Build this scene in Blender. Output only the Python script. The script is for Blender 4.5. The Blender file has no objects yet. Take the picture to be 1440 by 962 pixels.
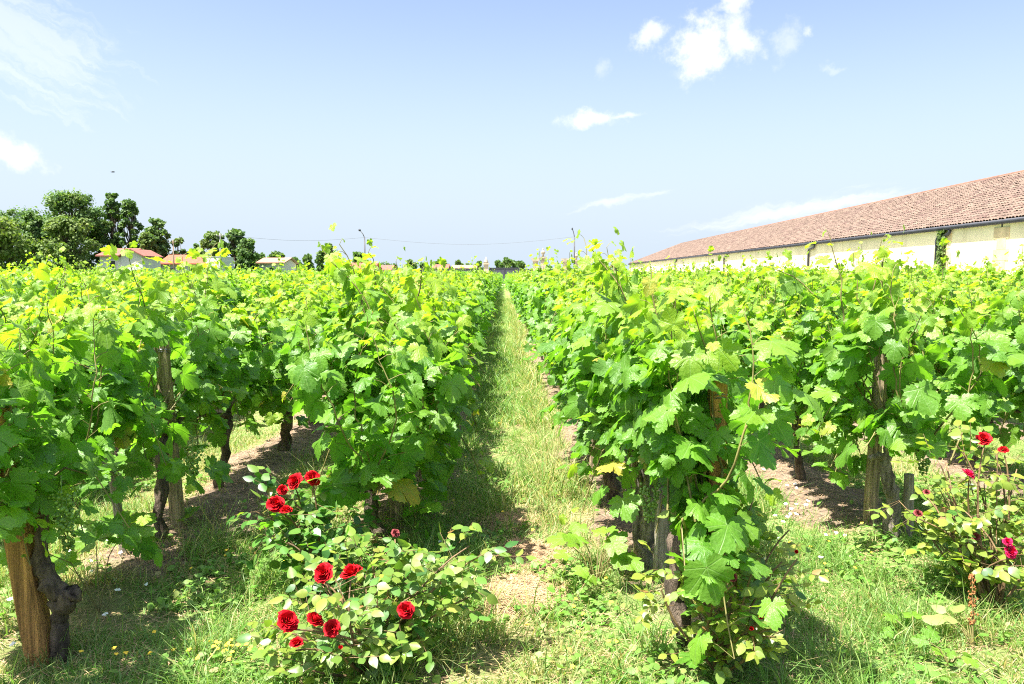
import bpy, math, random
import numpy as np
from mathutils import Vector, Matrix, Euler

S = bpy.context.scene
COL = S.collection
rad = math.radians
PI = math.pi

# ------------------------------------------------------------------ camera
F, VX, HY, CH = 1130.0, 708.0, 388.0, 1.35          # focal length (px of 1440), row vanishing point, horizon, eye height
PITCH = math.atan((481 - HY) / F)
YAW = math.atan((720 - VX) / F)
cam_d = bpy.data.cameras.new('camera'); cam = bpy.data.objects.new('camera', cam_d); COL.objects.link(cam)
cam_d.sensor_width = 36; cam_d.lens = 36 * F / 1440; cam_d.clip_start = 0.05; cam_d.clip_end = 3000
cam.location = (0, 0, CH); cam.rotation_euler = (PI / 2 - PITCH, 0, -YAW)
S.camera = cam
RM = cam.rotation_euler.to_matrix()

def ray(px, py):
    return RM @ Vector(((px - 720) / F, -(py - 481) / F, -1.0))
def at(px, py, Y):                                   # the point of a picture ray at world distance Y
    d = ray(px, py); k = Y / d.y
    return Vector((d.x * k, Y, CH + d.z * k))
def on_ground(px, py, z=0.0):
    d = ray(px, py); k = (z - CH) / d.z
    return Vector((d.x * k, d.y * k, z))

# ------------------------------------------------------------------ sun, sky, exposure
SUN_EL, SUN_AZ = rad(68), rad(-124)                  # clockwise from +Y: sun stands to the left
sv = Vector((math.sin(SUN_AZ) * math.cos(SUN_EL), math.cos(SUN_AZ) * math.cos(SUN_EL), math.sin(SUN_EL)))
sl = bpy.data.lights.new('sun', 'SUN'); sl.energy = 5.0; sl.angle = rad(0.53); sl.color = (1.0, 0.965, 0.90)
so = bpy.data.objects.new('sun', sl); COL.objects.link(so); so.location = (-30, -5, 60)
so.rotation_euler = (-sv).to_track_quat('-Z', 'Y').to_euler()
S.view_settings.view_transform = 'Standard'; S.view_settings.look = 'None'
S.view_settings.exposure = 1.95; S.view_settings.gamma = 1.0
S.view_settings.use_curve_mapping = False
S.cycles.max_bounces = 8; S.cycles.diffuse_bounces = 4; S.cycles.glossy_bounces = 2
S.cycles.transmission_bounces = 5; S.cycles.transparent_max_bounces = 4
S.cycles.use_denoising = False; S.cycles.filter_width = 1.1
S.cycles.caustics_reflective = False; S.cycles.caustics_refractive = False

class NT:                                            # small node helper
    def __init__(s, tree): s.t = tree; s.n = tree.nodes; s.l = tree.links
    def node(s, kind, **kw):
        n = s.n.new(kind)
        for k, v in kw.items(): setattr(n, k, v)
        return n
    def put(s, sock, v):
        if isinstance(v, bpy.types.NodeSocket): s.l.new(v, sock)
        elif v is not None:
            try: sock.default_value = v
            except Exception: sock.default_value = (*v, 1.0)
    def math(s, op, a, b=None, c=None, clamp=False):
        n = s.node('ShaderNodeMath', operation=op, use_clamp=clamp)
        s.put(n.inputs[0], a); s.put(n.inputs[1], b); s.put(n.inputs[2], c)
        return n.outputs[0]
    def vmath(s, op, a, b=None):
        n = s.node('ShaderNodeVectorMath', operation=op)
        s.put(n.inputs[0], a); s.put(n.inputs[1], b)
        return n.outputs['Value'] if op in ('DOT_PRODUCT', 'LENGTH') else n.outputs[0]
    def mix(s, f, a, b, blend='MIX'):
        n = s.node('ShaderNodeMix', data_type='RGBA', blend_type=blend)
        s.put(n.inputs[0], f); s.put(n.inputs[6], a); s.put(n.inputs[7], b)
        return n.outputs[2]
    def step(s, v, lo, hi, a=0.0, b=1.0):
        n = s.node('ShaderNodeMapRange', interpolation_type='SMOOTHSTEP')
        for i, x in enumerate((v, lo, hi, a, b)): s.put(n.inputs[i], x)
        return n.outputs[0]
    def noise(s, vec, scale, detail=4, rough=0.55, out=0):
        n = s.node('ShaderNodeTexNoise')
        s.put(n.inputs['Vector'], vec); s.put(n.inputs['Scale'], scale); s.put(n.inputs['Detail'], detail); s.put(n.inputs['Roughness'], rough)
        return n.outputs[out]
    def attr(s, name, out='Fac'):
        return s.node('ShaderNodeAttribute', attribute_name=name).outputs[out]

W = bpy.data.worlds.new('World'); S.world = W; W.use_nodes = True
w = NT(W.node_tree); w.n.clear()
sky = w.node('ShaderNodeTexSky', sky_type='NISHITA', sun_disc=False, sun_elevation=SUN_EL, sun_rotation=SUN_AZ, altitude=50)
sky.air_density = 1.0; sky.dust_density = 1.6; sky.ozone_density = 1.3
gen = w.node('ShaderNodeTexCoord').outputs['Generated']
dirn = w.vmath('NORMALIZE', gen)
SKYK = 0.073
bright = w.mix(1.0, sky.outputs[0], (1.0, 0.905, 0.92, 1), 'MULTIPLY')
elev = w.node('ShaderNodeSeparateXYZ'); w.l.new(dirn, elev.inputs[0])
bright = w.mix(w.step(elev.outputs[2], 0.34, -0.02), bright, (2.55, 3.02, 3.55, 1))     # the milky band over the horizon
zenith_fill = w.step(elev.outputs[2], 0.50, 0.85, 1.0, 1.9)                       # unseen sky overhead brightened, added to lift the fill light
vc = w.node('ShaderNodeCombineXYZ'); [w.put(vc.inputs[q], zenith_fill) for q in range(3)]
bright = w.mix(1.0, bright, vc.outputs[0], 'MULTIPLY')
nz = w.noise(dirn, 26, 7, 0.62, out=1)
nzc = w.vmath('SUBTRACT', nz, (0.5, 0.5, 0.5))
nf = w.noise(dirn, 44, 7, 0.65)
cover = None
def cloud(px, py, wpx, hpx, amount, wob=1.0, tilt=0.0, wisp=0.0):
    """a puff of cloud standing in one direction of the sky"""
    global cover
    c = ray(px, py).normalized(); u = Vector((c.y, -c.x, 0)).normalized(); v = u.cross(c)
    v = v if v.z > 0 else -v
    u, v = u * math.cos(tilt) + v * math.sin(tilt), v * math.cos(tilt) - u * math.sin(tilt)
    a, b = wpx / F / 2, hpx / F / 2
    d = w.vmath('SUBTRACT', w.vmath('ADD', dirn, w.vmath('MULTIPLY', nzc, (0.05 * wob,) * 3)), tuple(c))
    xr, yr = w.vmath('DOT_PRODUCT', d, tuple(u)), w.vmath('DOT_PRODUCT', d, tuple(v))
    x = w.math('MULTIPLY', xr, 1 / a); y = w.math('MULTIPLY', yr, 1 / b)
    r = w.math('SQRT', w.math('ADD', w.math('MULTIPLY', x, x), w.math('MULTIPLY', y, y)))
    n = nf
    if wisp:
        cb = w.node('ShaderNodeCombineXYZ'); w.put(cb.inputs[0], w.math('MULTIPLY', xr, 0.16)); w.put(cb.inputs[1], yr); w.put(cb.inputs[2], px * 0.01)
        n = w.noise(cb.outputs[0], 75, 6, 0.6)
    m = w.math('MULTIPLY', w.step(w.math('ADD', r, w.math('MULTIPLY', w.math('SUBTRACT', n, 0.5), 3.4 if wisp else 2.2)), 1.25, 0.1), amount)
    m = w.math('MULTIPLY', m, w.step(w.vmath('DOT_PRODUCT', dirn, tuple(c)), 0.5, 0.7))
    cover = m if cover is None else w.math('MAXIMUM', cover, m)
for cl in [(988, 66, 84, 92, 1.0, 0.9, -1.0), (1043, 50, 42, 76, 0.7, 1, 0.2), (914, 52, 50, 34, 0.7, 1, 0.3), (1030, 4, 50, 26, 0.75, 1, 0),
           (1100, 62, 56, 38, 0.34, 1.2, 0.5), (1141, 46, 24, 16, 0.45, 1, 0), (1172, 97, 24, 14, 0.25, 1, 0), (850, 94, 30, 26, 0.25, 1, 0.6), (960, 110, 36, 14, 0.18, 1, 0),
           (828, 167, 86, 22, 0.9, 0.5, 0.03), (875, 163, 60, 9, 0.5, 0.5, 0.05), (850, 288, 150, 15, 0.4, 0.5, 0.2, 1), (1110, 298, 240, 26, 0.45, 0.5, 0.14, 1),
           (40, 62, 190, 120, 0.30, 1.0, -0.5, 1), (10, 25, 150, 70, 0.32, 1.0, -0.35, 1), (5, 212, 95, 36, 0.8, 0.5, -0.2)]:
    cloud(*cl)
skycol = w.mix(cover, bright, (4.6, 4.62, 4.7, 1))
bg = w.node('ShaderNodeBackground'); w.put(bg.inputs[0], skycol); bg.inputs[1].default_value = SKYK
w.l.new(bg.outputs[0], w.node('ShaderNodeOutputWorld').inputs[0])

# ------------------------------------------------------------------ materials
def newmat(name):
    m = bpy.data.materials.new(name); m.use_nodes = True; t = NT(m.node_tree)
    b = t.n['Principled BSDF']
    return m, t, b
def plain(name, col, rough=0.7, var=0.25, scale=6, bump=0.2, bscale=30, metal=0.0, spec=0.3, stretch=None):
    m, t, b = newmat(name)
    vec = t.node('ShaderNodeTexCoord').outputs['Object']
    if stretch:
        mp = t.node('ShaderNodeMapping'); mp.inputs['Scale'].default_value = stretch; t.l.new(vec, mp.inputs[0]); vec = mp.outputs[0]
    n = t.noise(vec, scale, 6, 0.6)
    c2 = tuple(max(0, c * (1 - var)) for c in col); c1 = tuple(min(1, c * (1 + var)) for c in col)
    t.put(b.inputs['Base Color'], t.mix(t.step(n, 0.3, 0.7), (*c2, 1), (*c1, 1)))
    b.inputs['Roughness'].default_value = rough; b.inputs['Metallic'].default_value = metal; b.inputs['Specular IOR Level'].default_value = spec
    if bump:
        bp = t.node('ShaderNodeBump'); bp.inputs['Strength'].default_value = bump; bp.inputs['Distance'].default_value = 0.02
        t.put(bp.inputs['Height'], t.noise(vec, bscale, 5, 0.65)); t.l.new(bp.outputs[0], b.inputs['Normal'])
    return m

def leaf_mat(name, dark, mid, young, odd, trans=0.42, gloss=0.38, rough=0.42, veins=True, tboost=2.2, tcol=(0.95, 1.08, 0.35)):
    m, t, b = newmat(name)
    rnd, tint = t.attr('rnd'), t.attr('tint')
    c = t.mix(rnd, (*dark, 1), (*mid, 1))
    c = t.mix(tint, c, (*young, 1))
    c = t.mix(t.step(rnd, 0.984, 0.994), c, (*odd, 1))
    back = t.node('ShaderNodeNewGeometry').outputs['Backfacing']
    if veins:
        luv = t.attr('luv', 'Vector')
        sp = t.node('ShaderNodeSeparateXYZ'); t.l.new(luv, sp.inputs[0])
        x, y = t.math('ABSOLUTE', sp.outputs[0]), sp.outputs[1]
        ang = t.math('ARCTAN2', x, y); r = t.math('SQRT', t.math('ADD', t.math('MULTIPLY', x, x), t.math('MULTIPLY', y, y)))
        dm = None
        for a in (0.0, 0.82, 1.75):
            d = t.math('MULTIPLY', r, t.math('ABSOLUTE', t.math('SINE', t.math('SUBTRACT', ang, a))))
            dm = d if dm is None else t.math('MINIMUM', dm, d)
        vein = t.step(dm, 0.022, 0.006)
        c = t.mix(t.math('MULTIPLY', vein, 0.55), c, (0.17, 0.27, 0.08, 1))
        blot = t.noise(t.vmath('ADD', luv, t.node('ShaderNodeCombineXYZ').outputs[0]), 5, 3)
        c = t.mix(t.step(blot, 0.35, 0.75, 0, 0.35), c, (*mid, 1))
        c = t.mix(t.step(t.noise(luv, 13, 3, 0.6), 0.66, 0.74, 0, 0.6), c, (0.21, 0.16, 0.05, 1))        # rust specks and spray marks
        c = t.mix(t.step(t.noise(luv, 3.1, 4, 0.7), 0.60, 0.78, 0, 0.35), c, (0.20, 0.30, 0.10, 1))
        bp = t.node('ShaderNodeBump'); bp.inputs['Strength'].default_value = 0.35; bp.inputs['Distance'].default_value = 0.01
        t.put(bp.inputs['Height'], t.math('ADD', t.noise(luv, 9, 3), t.math('MULTIPLY', vein, -0.4))); t.l.new(bp.outputs[0], b.inputs['Normal'])
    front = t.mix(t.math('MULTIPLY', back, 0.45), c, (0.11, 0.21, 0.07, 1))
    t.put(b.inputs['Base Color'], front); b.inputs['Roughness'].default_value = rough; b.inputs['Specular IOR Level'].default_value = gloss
    tr = t.node('ShaderNodeBsdfTranslucent')
    t.put(tr.inputs[0], t.mix(1.0, c, tuple(tboost * k for k in tcol) + (1,), 'MULTIPLY'))
    mx = t.node('ShaderNodeMixShader'); mx.inputs[0].default_value = trans
    t.l.new(b.outputs[0], mx.inputs[1]); t.l.new(tr.outputs[0], mx.inputs[2])
    t.l.new(mx.outputs[0], t.n['Material Output'].inputs[0])
    return m

M = {}
M['vine'] = leaf_mat('vine_leaf', (0.060, 0.155, 0.015), (0.130, 0.270, 0.026), (0.24, 0.325, 0.024), (0.34, 0.27, 0.05))
M['rose_leaf'] = leaf_mat('rose_leaf', (0.032, 0.105, 0.018), (0.090, 0.205, 0.034), (0.25, 0.28, 0.04), (0.24, 0.14, 0.05), trans=0.33, veins=False, gloss=0.35, rough=0.4)
M['tree_leaf'] = leaf_mat('tree_leaf', (0.045, 0.098, 0.028), (0.105, 0.175, 0.050), (0.17, 0.20, 0.045), (0.06, 0.09, 0.03), trans=0.25, veins=False, gloss=0.2, rough=0.6)
M['grass'] = leaf_mat('grass_blade', (0.075, 0.20, 0.022), (0.145, 0.31, 0.045), (0.50, 0.41, 0.19), (0.40, 0.32, 0.15), trans=0.35, veins=False, gloss=0.3, rough=0.5, tboost=1.7, tcol=(1, 1, 0.6))
M['petal'] = plain('rose_petal', (0.46, 0.006, 0.012), 0.6, 0.3, 40, 0.1, 60, spec=0.12)
M['petal_pink'] = plain('pink_petal', (0.55, 0.012, 0.07), 0.6, 0.25, 40, 0.1, 60, spec=0.12)
M['petal_dry'] = plain('dry_petal', (0.22, 0.04, 0.04), 0.8, 0.35, 60, 0.1, 60)
M['bark'] = plain('vine_bark', (0.135, 0.100, 0.072), 0.95, 0.55, 14, 1.0, 40, stretch=(3, 3, 0.7))
M['bark_pale'] = plain('weathered_vine_bark', (0.26, 0.215, 0.17), 0.95, 0.6, 18, 1.0, 45, stretch=(3, 3, 0.6))
M['cane'] = plain('cane', (0.17, 0.15, 0.05), 0.6, 0.4, 12, 0)
M['rose_cane'] = plain('rose_cane', (0.15, 0.095, 0.045), 0.6, 0.5, 12, 0)
M['post'] = plain('post_wood', (0.30, 0.23, 0.14), 0.85, 0.6, 10, 0.6, 25, stretch=(8, 8, 0.6))
M['post_orange'] = plain('fresh_post_wood', (0.47, 0.245, 0.080), 0.85, 0.5, 6, 1.0, 25, stretch=(9, 9, 0.4))
M['post_grey'] = plain('weathered_post_wood', (0.30, 0.26, 0.20), 0.9, 0.4, 10, 0.7, 25, stretch=(8, 8, 0.6))
M['wire'] = plain('steel_wire', (0.18, 0.18, 0.19), 0.5, 0.1, 5, 0, metal=0.7)
M['grape'] = plain('green_grape', (0.17, 0.30, 0.05), 0.35, 0.3, 30, 0, spec=0.5)
M['wall'] = plain('cream_render', (0.74, 0.66, 0.42), 0.9, 0.10, 0.6, 0.0, 8)
m = M['wall']; t = NT(m.node_tree); b = t.n['Principled BSDF']; src = b.inputs['Base Color'].links[0].from_socket
mp = t.node('ShaderNodeMapping'); mp.inputs['Scale'].default_value = (1.6, 1.6, 0.12); t.l.new(t.node('ShaderNodeTexCoord').outputs['Object'], mp.inputs[0])
t.put(b.inputs['Base Color'], t.mix(t.step(t.noise(mp.outputs[0], 1.2, 6, 0.65), 0.48, 0.75, 0, 0.5), src, (0.42, 0.35, 0.21, 1)))
M['plinth'] = plain('white_plinth', (0.80, 0.77, 0.70), 0.9, 0.08, 0.8, 0.1, 8)
M['quoin'] = plain('quoin_stone', (0.58, 0.46, 0.26), 0.9, 0.15, 3, 0.3, 12)
M['gutter'] = plain('zinc_gutter', (0.04, 0.043, 0.05), 0.6, 0.15, 2, 0, metal=0.3)
M['dark'] = plain('dark_opening', (0.03, 0.03, 0.035), 0.3, 0.1, 3, 0)
M['trim'] = plain('pale_trim', (0.6, 0.58, 0.52), 0.8, 0.1, 3, 0)
M['under'] = plain('roof_underlay', (0.16, 0.085, 0.055), 0.9, 0.3, 3, 0.2)
M['white_wall'] = plain('white_render', (0.55, 0.53, 0.49), 0.9, 0.05, 2, 0.1)
M['far_roof'] = plain('orange_tiles', (0.27, 0.085, 0.045), 0.85, 0.22, 3, 0.6, 9)
M['far_roof_pink'] = plain('pink_tiles', (0.22, 0.085, 0.06), 0.85, 0.2, 3, 0.6, 9)
M['far_roof_pale'] = plain('pale_tiles', (0.28, 0.17, 0.11), 0.85, 0.2, 3, 0.6, 9)
M['stone'] = plain('gate_stone', (0.34, 0.29, 0.21), 0.9, 0.25, 3, 0.4, 8)
M['slate'] = plain('dark_panel', (0.045, 0.05, 0.062), 0.6, 0.2, 2, 0)
M['pole'] = plain('grey_pole', (0.07, 0.07, 0.075), 0.6, 0.15, 2, 0)
M['concrete'] = plain('concrete_pole', (0.20, 0.195, 0.185), 0.8, 0.15, 2, 0)
M['timber_pole'] = plain('timber_pole', (0.20, 0.15, 0.10), 0.9, 0.3, 2, 0)
M['trunk'] = plain('tree_bark', (0.11, 0.085, 0.06), 0.95, 0.3, 3, 0.5, 8)
M['yellow'] = plain('yellow_flower', (0.75, 0.52, 0.04), 0.7, 0.2, 60, 0)
M['white'] = plain('white_flower', (0.80, 0.80, 0.76), 0.7, 0.1, 60, 0)
M['straw'] = plain('straw', (0.37, 0.245, 0.135), 0.85, 0.4, 40, 0)
M['feather'] = plain('feather', (0.05, 0.05, 0.055), 0.8, 0.2, 20, 0)
M['rust'] = plain('dock_seed', (0.30, 0.12, 0.04), 0.9, 0.4, 60, 0)

# roof tile: colour differs from tile to tile
m, t, b = newmat('barrel_tile'); M['tile'] = m
r1 = t.attr('rnd'); obj_v = t.node('ShaderNodeTexCoord').outputs['Object']
c = t.mix(r1, (0.095, 0.068, 0.052, 1), (0.200, 0.144, 0.105, 1))
c = t.mix(t.step(r1, 0.80, 0.9), c, (0.09, 0.055, 0.045, 1))
c = t.mix(t.step(t.noise(obj_v, 0.5, 5, 0.6), 0.42, 0.68, 0, 0.45), c, (0.14, 0.10, 0.08, 1))
c = t.mix(t.step(t.noise(obj_v, 14, 4, 0.6), 0.5, 0.72, 0, 0.35), c, (0.22, 0.165, 0.125, 1))
t.put(b.inputs['Base Color'], c); b.inputs['Roughness'].default_value = 0.9; b.inputs['Specular IOR Level'].default_value = 0.15

# ground: soil, green sward and dry sward by an attribute of the sheet
m, t, b = newmat('vineyard_ground'); M['ground'] = m
gv = t.node('ShaderNodeNewGeometry').outputs['Position']
n1 = t.noise(gv, 9, 8, 0.7); n2 = t.noise(gv, 1.3, 5, 0.6); n3 = t.noise(gv, 60, 5, 0.7)
soil = t.mix(t.step(n1, 0.3, 0.7), (0.150, 0.108, 0.074, 1), (0.275, 0.205, 0.145, 1))
soil = t.mix(t.step(n3, 0.55, 0.75, 0, 0.5), soil, (0.33, 0.26, 0.18, 1))
green = t.mix(t.step(n3, 0.3, 0.7), (0.10, 0.17, 0.035, 1), (0.23, 0.30, 0.09, 1))
straw = t.mix(n3, (0.20, 0.14, 0.075, 1), (0.36, 0.27, 0.15, 1))
sw = t.mix(t.math('ADD', t.attr('dry'), t.step(n2, 0.45, 0.75, -0.15, 0.25), clamp=True), green, straw)
t.put(b.inputs['Base Color'], t.mix(t.step(t.math('ADD', t.attr('grassy'), t.math('MULTIPLY', t.math('SUBTRACT', n1, 0.5), 0.8)), 0.25, 0.6), soil, sw))
b.inputs['Roughness'].default_value = 0.95; b.inputs['Specular IOR Level'].default_value = 0.1
bp = t.node('ShaderNodeBump'); bp.inputs['Strength'].default_value = 0.9; bp.inputs['Distance'].default_value = 0.03
t.put(bp.inputs['Height'], t.math('ADD', t.noise(gv, 22, 8, 0.75), t.math('MULTIPLY', n3, 0.5))); t.l.new(bp.outputs[0], b.inputs['Normal'])
M['road'] = plain('pale_gravel', (0.52, 0.48, 0.41), 0.95, 0.15, 0.8, 0.4, 20)

# ------------------------------------------------------------------ mesh helpers
class MB:                                            # collects faces, builds one mesh object
    def __init__(s): s.v = []; s.f = []
    def add(s, vs, fs):
        o = len(s.v); s.v += [tuple(p) for p in vs]; s.f += [tuple(i + o for i in f) for f in fs]
    def box(s, lo, hi, rz=0.0, c=None):
        x0, y0, z0 = lo; x1, y1, z1 = hi
        vs = [Vector(p) for p in ((x0, y0, z0), (x1, y0, z0), (x1, y1, z0), (x0, y1, z0), (x0, y0, z1), (x1, y0, z1), (x1, y1, z1), (x0, y1, z1))]
        if rz or c:
            R = Matrix.Rotation(rz, 3, 'Z'); cc = Vector(c or (0, 0, 0)); vs = [R @ p + cc for p in vs]
        s.add(vs, [(3, 2, 1, 0), (4, 5, 6, 7), (0, 1, 5, 4), (1, 2, 6, 5), (2, 3, 7, 6), (3, 0, 4, 7)])
    def tube(s, pts, radii, n=6, rough=0.0, rng=None, cap=True):
        pts = [Vector(p) for p in pts]; vs = []; fs = []
        if not hasattr(radii, '__len__'): radii = [radii] * len(pts)
        ref = Vector((0.31, 0.95, 0.05))
        for i, p in enumerate(pts):
            d = (pts[min(i + 1, len(pts) - 1)] - pts[max(i - 1, 0)])
            d = d.normalized() if d.length > 1e-9 else Vector((0, 0, 1))
            a = d.cross(ref); a = a.normalized() if a.length > 1e-4 else Vector((1, 0, 0)); bb = d.cross(a)
            for k in range(n):
                th = 2 * PI * k / n; r = radii[i] * (1 + (rng.uniform(-rough, rough) if rough else 0))
                vs.append(p + (a * math.cos(th) + bb * math.sin(th)) * r)
        for i in range(len(pts) - 1):
            for k in range(n):
                a0, a1 = i * n + k, i * n + (k + 1) % n
                fs.append((a0, a0 + n, a1 + n, a1))
        if cap: fs += [tuple(range(n)), tuple(reversed(range((len(pts) - 1) * n, len(pts) * n)))]
        s.add(vs, fs)
    def lathe(s, prof, c, n=12):
        vs = []; fs = []
        for r, z in prof:
            for k in range(n): vs.append((c[0] + r * math.cos(2 * PI * k / n), c[1] + r * math.sin(2 * PI * k / n), c[2] + z))
        for i in range(len(prof) - 1):
            for k in range(n):
                a, bq = i * n + k, i * n + (k + 1) % n; fs.append((a, bq, bq + n, a + n))
        fs += [tuple(reversed(range(n))), tuple(range((len(prof) - 1) * n, len(prof) * n))]
        s.add(vs, fs)
    def mesh(s, name, mat, smooth=False):
        me = bpy.data.meshes.new(name); me.from_pydata(s.v, [], s.f); me.materials.append(mat)
        if smooth: me.polygons.foreach_set('use_smooth', [True] * len(me.polygons))
        me.update(); return me
    def build(s, name, mat, parent=None, smooth=False):
        return link(name, s.mesh(name, mat, smooth), parent)

def link(name, me, parent=None):
    o = bpy.data.objects.new(name, me); COL.objects.link(o)
    if parent: o.parent = parent
    return o
def thing(name, loc, label, cat, group=None, rz=0.0):
    o = bpy.data.objects.new(name, None); COL.objects.link(o); o.empty_display_size = 0.1
    o.location = loc; o.rotation_euler = (0, 0, rz)
    return tag(o, label, cat, group)
def tag(o, label=None, cat=None, group=None, kind=None):
    for k, v in (('label', label), ('category', cat), ('group', group), ('kind', kind)):
        if v: o[k] = v
    return o

def tri_mesh(name, V, T, mat, attrs=None, smooth=True):
    me = bpy.data.meshes.new(name); V = np.asarray(V, np.float32); T = np.asarray(T, np.int32)
    me.vertices.add(len(V)); me.vertices.foreach_set('co', V.ravel())
    me.loops.add(T.size); me.loops.foreach_set('vertex_index', T.ravel())
    me.polygons.add(len(T)); me.polygons.foreach_set('loop_start', np.arange(0, T.size, 3, dtype=np.int32))
    me.polygons.foreach_set('use_smooth', np.full(len(T), smooth))
    for k, a in (attrs or {}).items():
        a = np.asarray(a, np.float32)
        at_ = me.attributes.new(k, 'FLOAT_VECTOR' if a.ndim == 2 else 'FLOAT', 'POINT')
        at_.data.foreach_set('vector' if a.ndim == 2 else 'value', a.ravel())
    me.materials.append(mat); me.update(calc_edges=True); me.validate(); return me

def unit(a): return a / np.maximum(np.linalg.norm(a, axis=-1, keepdims=True), 1e-9)
def leaves(tpl, P, T, N, size, rng, tint, fold=0.22, droop=0.3, wave=0.10, width=None):
    """place a leaf outline at every P, tip along T, face along N"""
    tv, tt = tpl; L = len(P); P = np.asarray(P, float); N = unit(np.asarray(N, float)); T = np.asarray(T, float)
    T = unit(T - N * (T * N).sum(1, keepdims=True)); X = np.cross(T, N)
    x, y = tv[:, 0][None], tv[:, 1][None]; r2 = x * x + y * y; ang = np.arctan2(x, y)
    fo = fold * rng.uniform(-0.3, 1.4, (L, 1)); dr = droop * rng.uniform(-0.2, 1.5, (L, 1)); ph = rng.uniform(0, 6.28, (L, 1))
    z = -fo * np.abs(x) * 0.8 - dr * y * np.abs(y) + wave * r2 * np.sin(4 * ang + ph) + 0.06 * np.sin(9 * y + ph) * np.abs(x)
    s = np.asarray(size, float).reshape(-1, 1); wd = rng.uniform(0.88, 1.12, (L, 1)) if width is None else width
    V = P[:, None] + (s * wd * x)[..., None] * X[:, None] + (s * y)[..., None] * T[:, None] + (s * z)[..., None] * N[:, None]
    F_ = (tt[None] + (np.arange(L) * len(tv))[:, None, None]).reshape(-1, 3)
    rnd = np.repeat(rng.uniform(0, 1, L), len(tv)); ti = np.repeat(np.asarray(tint, float), len(tv))
    luv = np.tile(np.c_[tv[:, :2], np.zeros(len(tv))], (L, 1)) + np.c_[np.zeros((L * len(tv), 2)), np.repeat(rng.uniform(0, 20, L), len(tv))]
    return V.reshape(-1, 3), F_, rnd, ti, luv
def join_leaves(name, mat, packs):
    o = 0; Vs, Fs, A, B, C = [], [], [], [], []
    for V, F_, a, b_, c_ in packs:
        Vs.append(V); Fs.append(F_ + o); o += len(V); A.append(a); B.append(b_); C.append(c_)
    return tri_mesh(name, np.concatenate(Vs), np.concatenate(Fs), mat, {'rnd': np.concatenate(A), 'tint': np.concatenate(B), 'luv': np.concatenate(C)})

def mirror_outline(half):                            # half outline on the +x side from base notch to tip
    return np.array(half + [(-x, y) for x, y in reversed(half[:-1]) if x > 1e-6])
def fan(outline, c=(0, 0.12), ring=True):
    o = np.array(outline, float); n = len(o); c = np.array(c)
    if ring:
        inner = c + (o - c) * 0.52; v = np.vstack([c[None], inner, o]); f = []
        for k in range(n):
            k2 = (k + 1) % n; f += [(0, 1 + k2, 1 + k), (1 + k, 1 + k2, 1 + n + k2), (1 + k, 1 + n + k2, 1 + n + k)]
    else:
        v = np.vstack([c[None], o]); f = [(0, 1 + (k + 1) % n, 1 + k) for k in range(n)]
    f = np.array(f)[:, ::-1]
    return v, f
half_hi = [(0.03, -0.02), (0.07, -0.17), (0.16, -0.27), (0.22, -0.22), (0.32, -0.29), (0.36, -0.20), (0.49, -0.18), (0.47, -0.08), (0.58, -0.01), (0.52, 0.06),
           (0.44, 0.12), (0.57, 0.17), (0.59, 0.26), (0.67, 0.35), (0.60, 0.40), (0.61, 0.52), (0.50, 0.50), (0.45, 0.58), (0.36, 0.48), (0.27, 0.44),
           (0.36, 0.55), (0.34, 0.63), (0.38, 0.72), (0.28, 0.73), (0.25, 0.85), (0.15, 0.83), (0.09, 0.95), (0.0, 0.95)]
half_mid = [(0.03, -0.02), (0.17, -0.27), (0.46, -0.18), (0.45, 0.07), (0.64, 0.34), (0.57, 0.52), (0.30, 0.46), (0.38, 0.72), (0.17, 0.82), (0, 0.92)]
HI = fan(mirror_outline(half_hi)); MID = fan(mirror_outline(half_mid), ring=False)
LOW = (np.array([(0, -0.12, 0), (0.48, -0.05, 0), (0.50, 0.45, 0), (0, 0.95, 0), (-0.5, 0.45, 0), (-0.48, -0.05, 0)])[:, :2], np.array([(0, 1, 2), (0, 2, 3), (0, 3, 4), (0, 4, 5)]))
OVATE = fan([(0, 0), (0.17, 0.10), (0.28, 0.30), (0.27, 0.52), (0.17, 0.76), (0, 1.0), (-0.17, 0.76), (-0.27, 0.52), (-0.28, 0.30), (-0.17, 0.10)], c=(0, 0.42), ring=False)
QUAD = (np.array([(-0.4, 0), (0.4, 0.1), (0.3, 0.9), (-0.25, 1.0)]), np.array([(0, 1, 2), (0, 2, 3)]))

class Noise2:
    def __init__(s, seed): s.g = np.random.default_rng(seed).uniform(0, 1, (256, 256))
    def __call__(s, x, y, sc):
        x = np.asarray(x) * sc + 100; y = np.asarray(y) * sc + 100
        xi, yi = np.floor(x).astype(int), np.floor(y).astype(int); fx, fy = x - xi, y - yi
        fx = fx * fx * (3 - 2 * fx); fy = fy * fy * (3 - 2 * fy); g = s.g
        a, b_, c_, d = g[xi % 256, yi % 256], g[(xi + 1) % 256, yi % 256], g[xi % 256, (yi + 1) % 256], g[(xi + 1) % 256, (yi + 1) % 256]
        return (a * (1 - fx) + b_ * fx) * (1 - fy) + (c_ * (1 - fx) + d * fx) * fy
NA, NB, NC = Noise2(1), Noise2(2), Noise2(3)

# ------------------------------------------------------------------ the layout of the rows
ROW_END = 118.0
rows = []                                            # (x, first y, side, index)
LX = [-0.60, -1.72, -2.95] + [-2.95 - 1.22 * k for k in range(1, 58)]
RX = [0.66, 1.95, 3.22] + [3.22 + 1.25 * k for k in range(1, 11)]
LY = [3.95, 2.85, 4.1]; RY = [2.82, 4.05, 4.3]
for i, x in enumerate(LX): rows.append((x, LY[i] if i < 3 else 4.2, -1, i))
for i, x in enumerate(RX): rows.append((x, RY[i] if i < 3 else 4.3, 1, i))
row_x = np.array(sorted(r[0] for r in rows))
def row_dist(x): return np.abs(np.asarray(x)[..., None] - row_x).min(-1)

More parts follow.
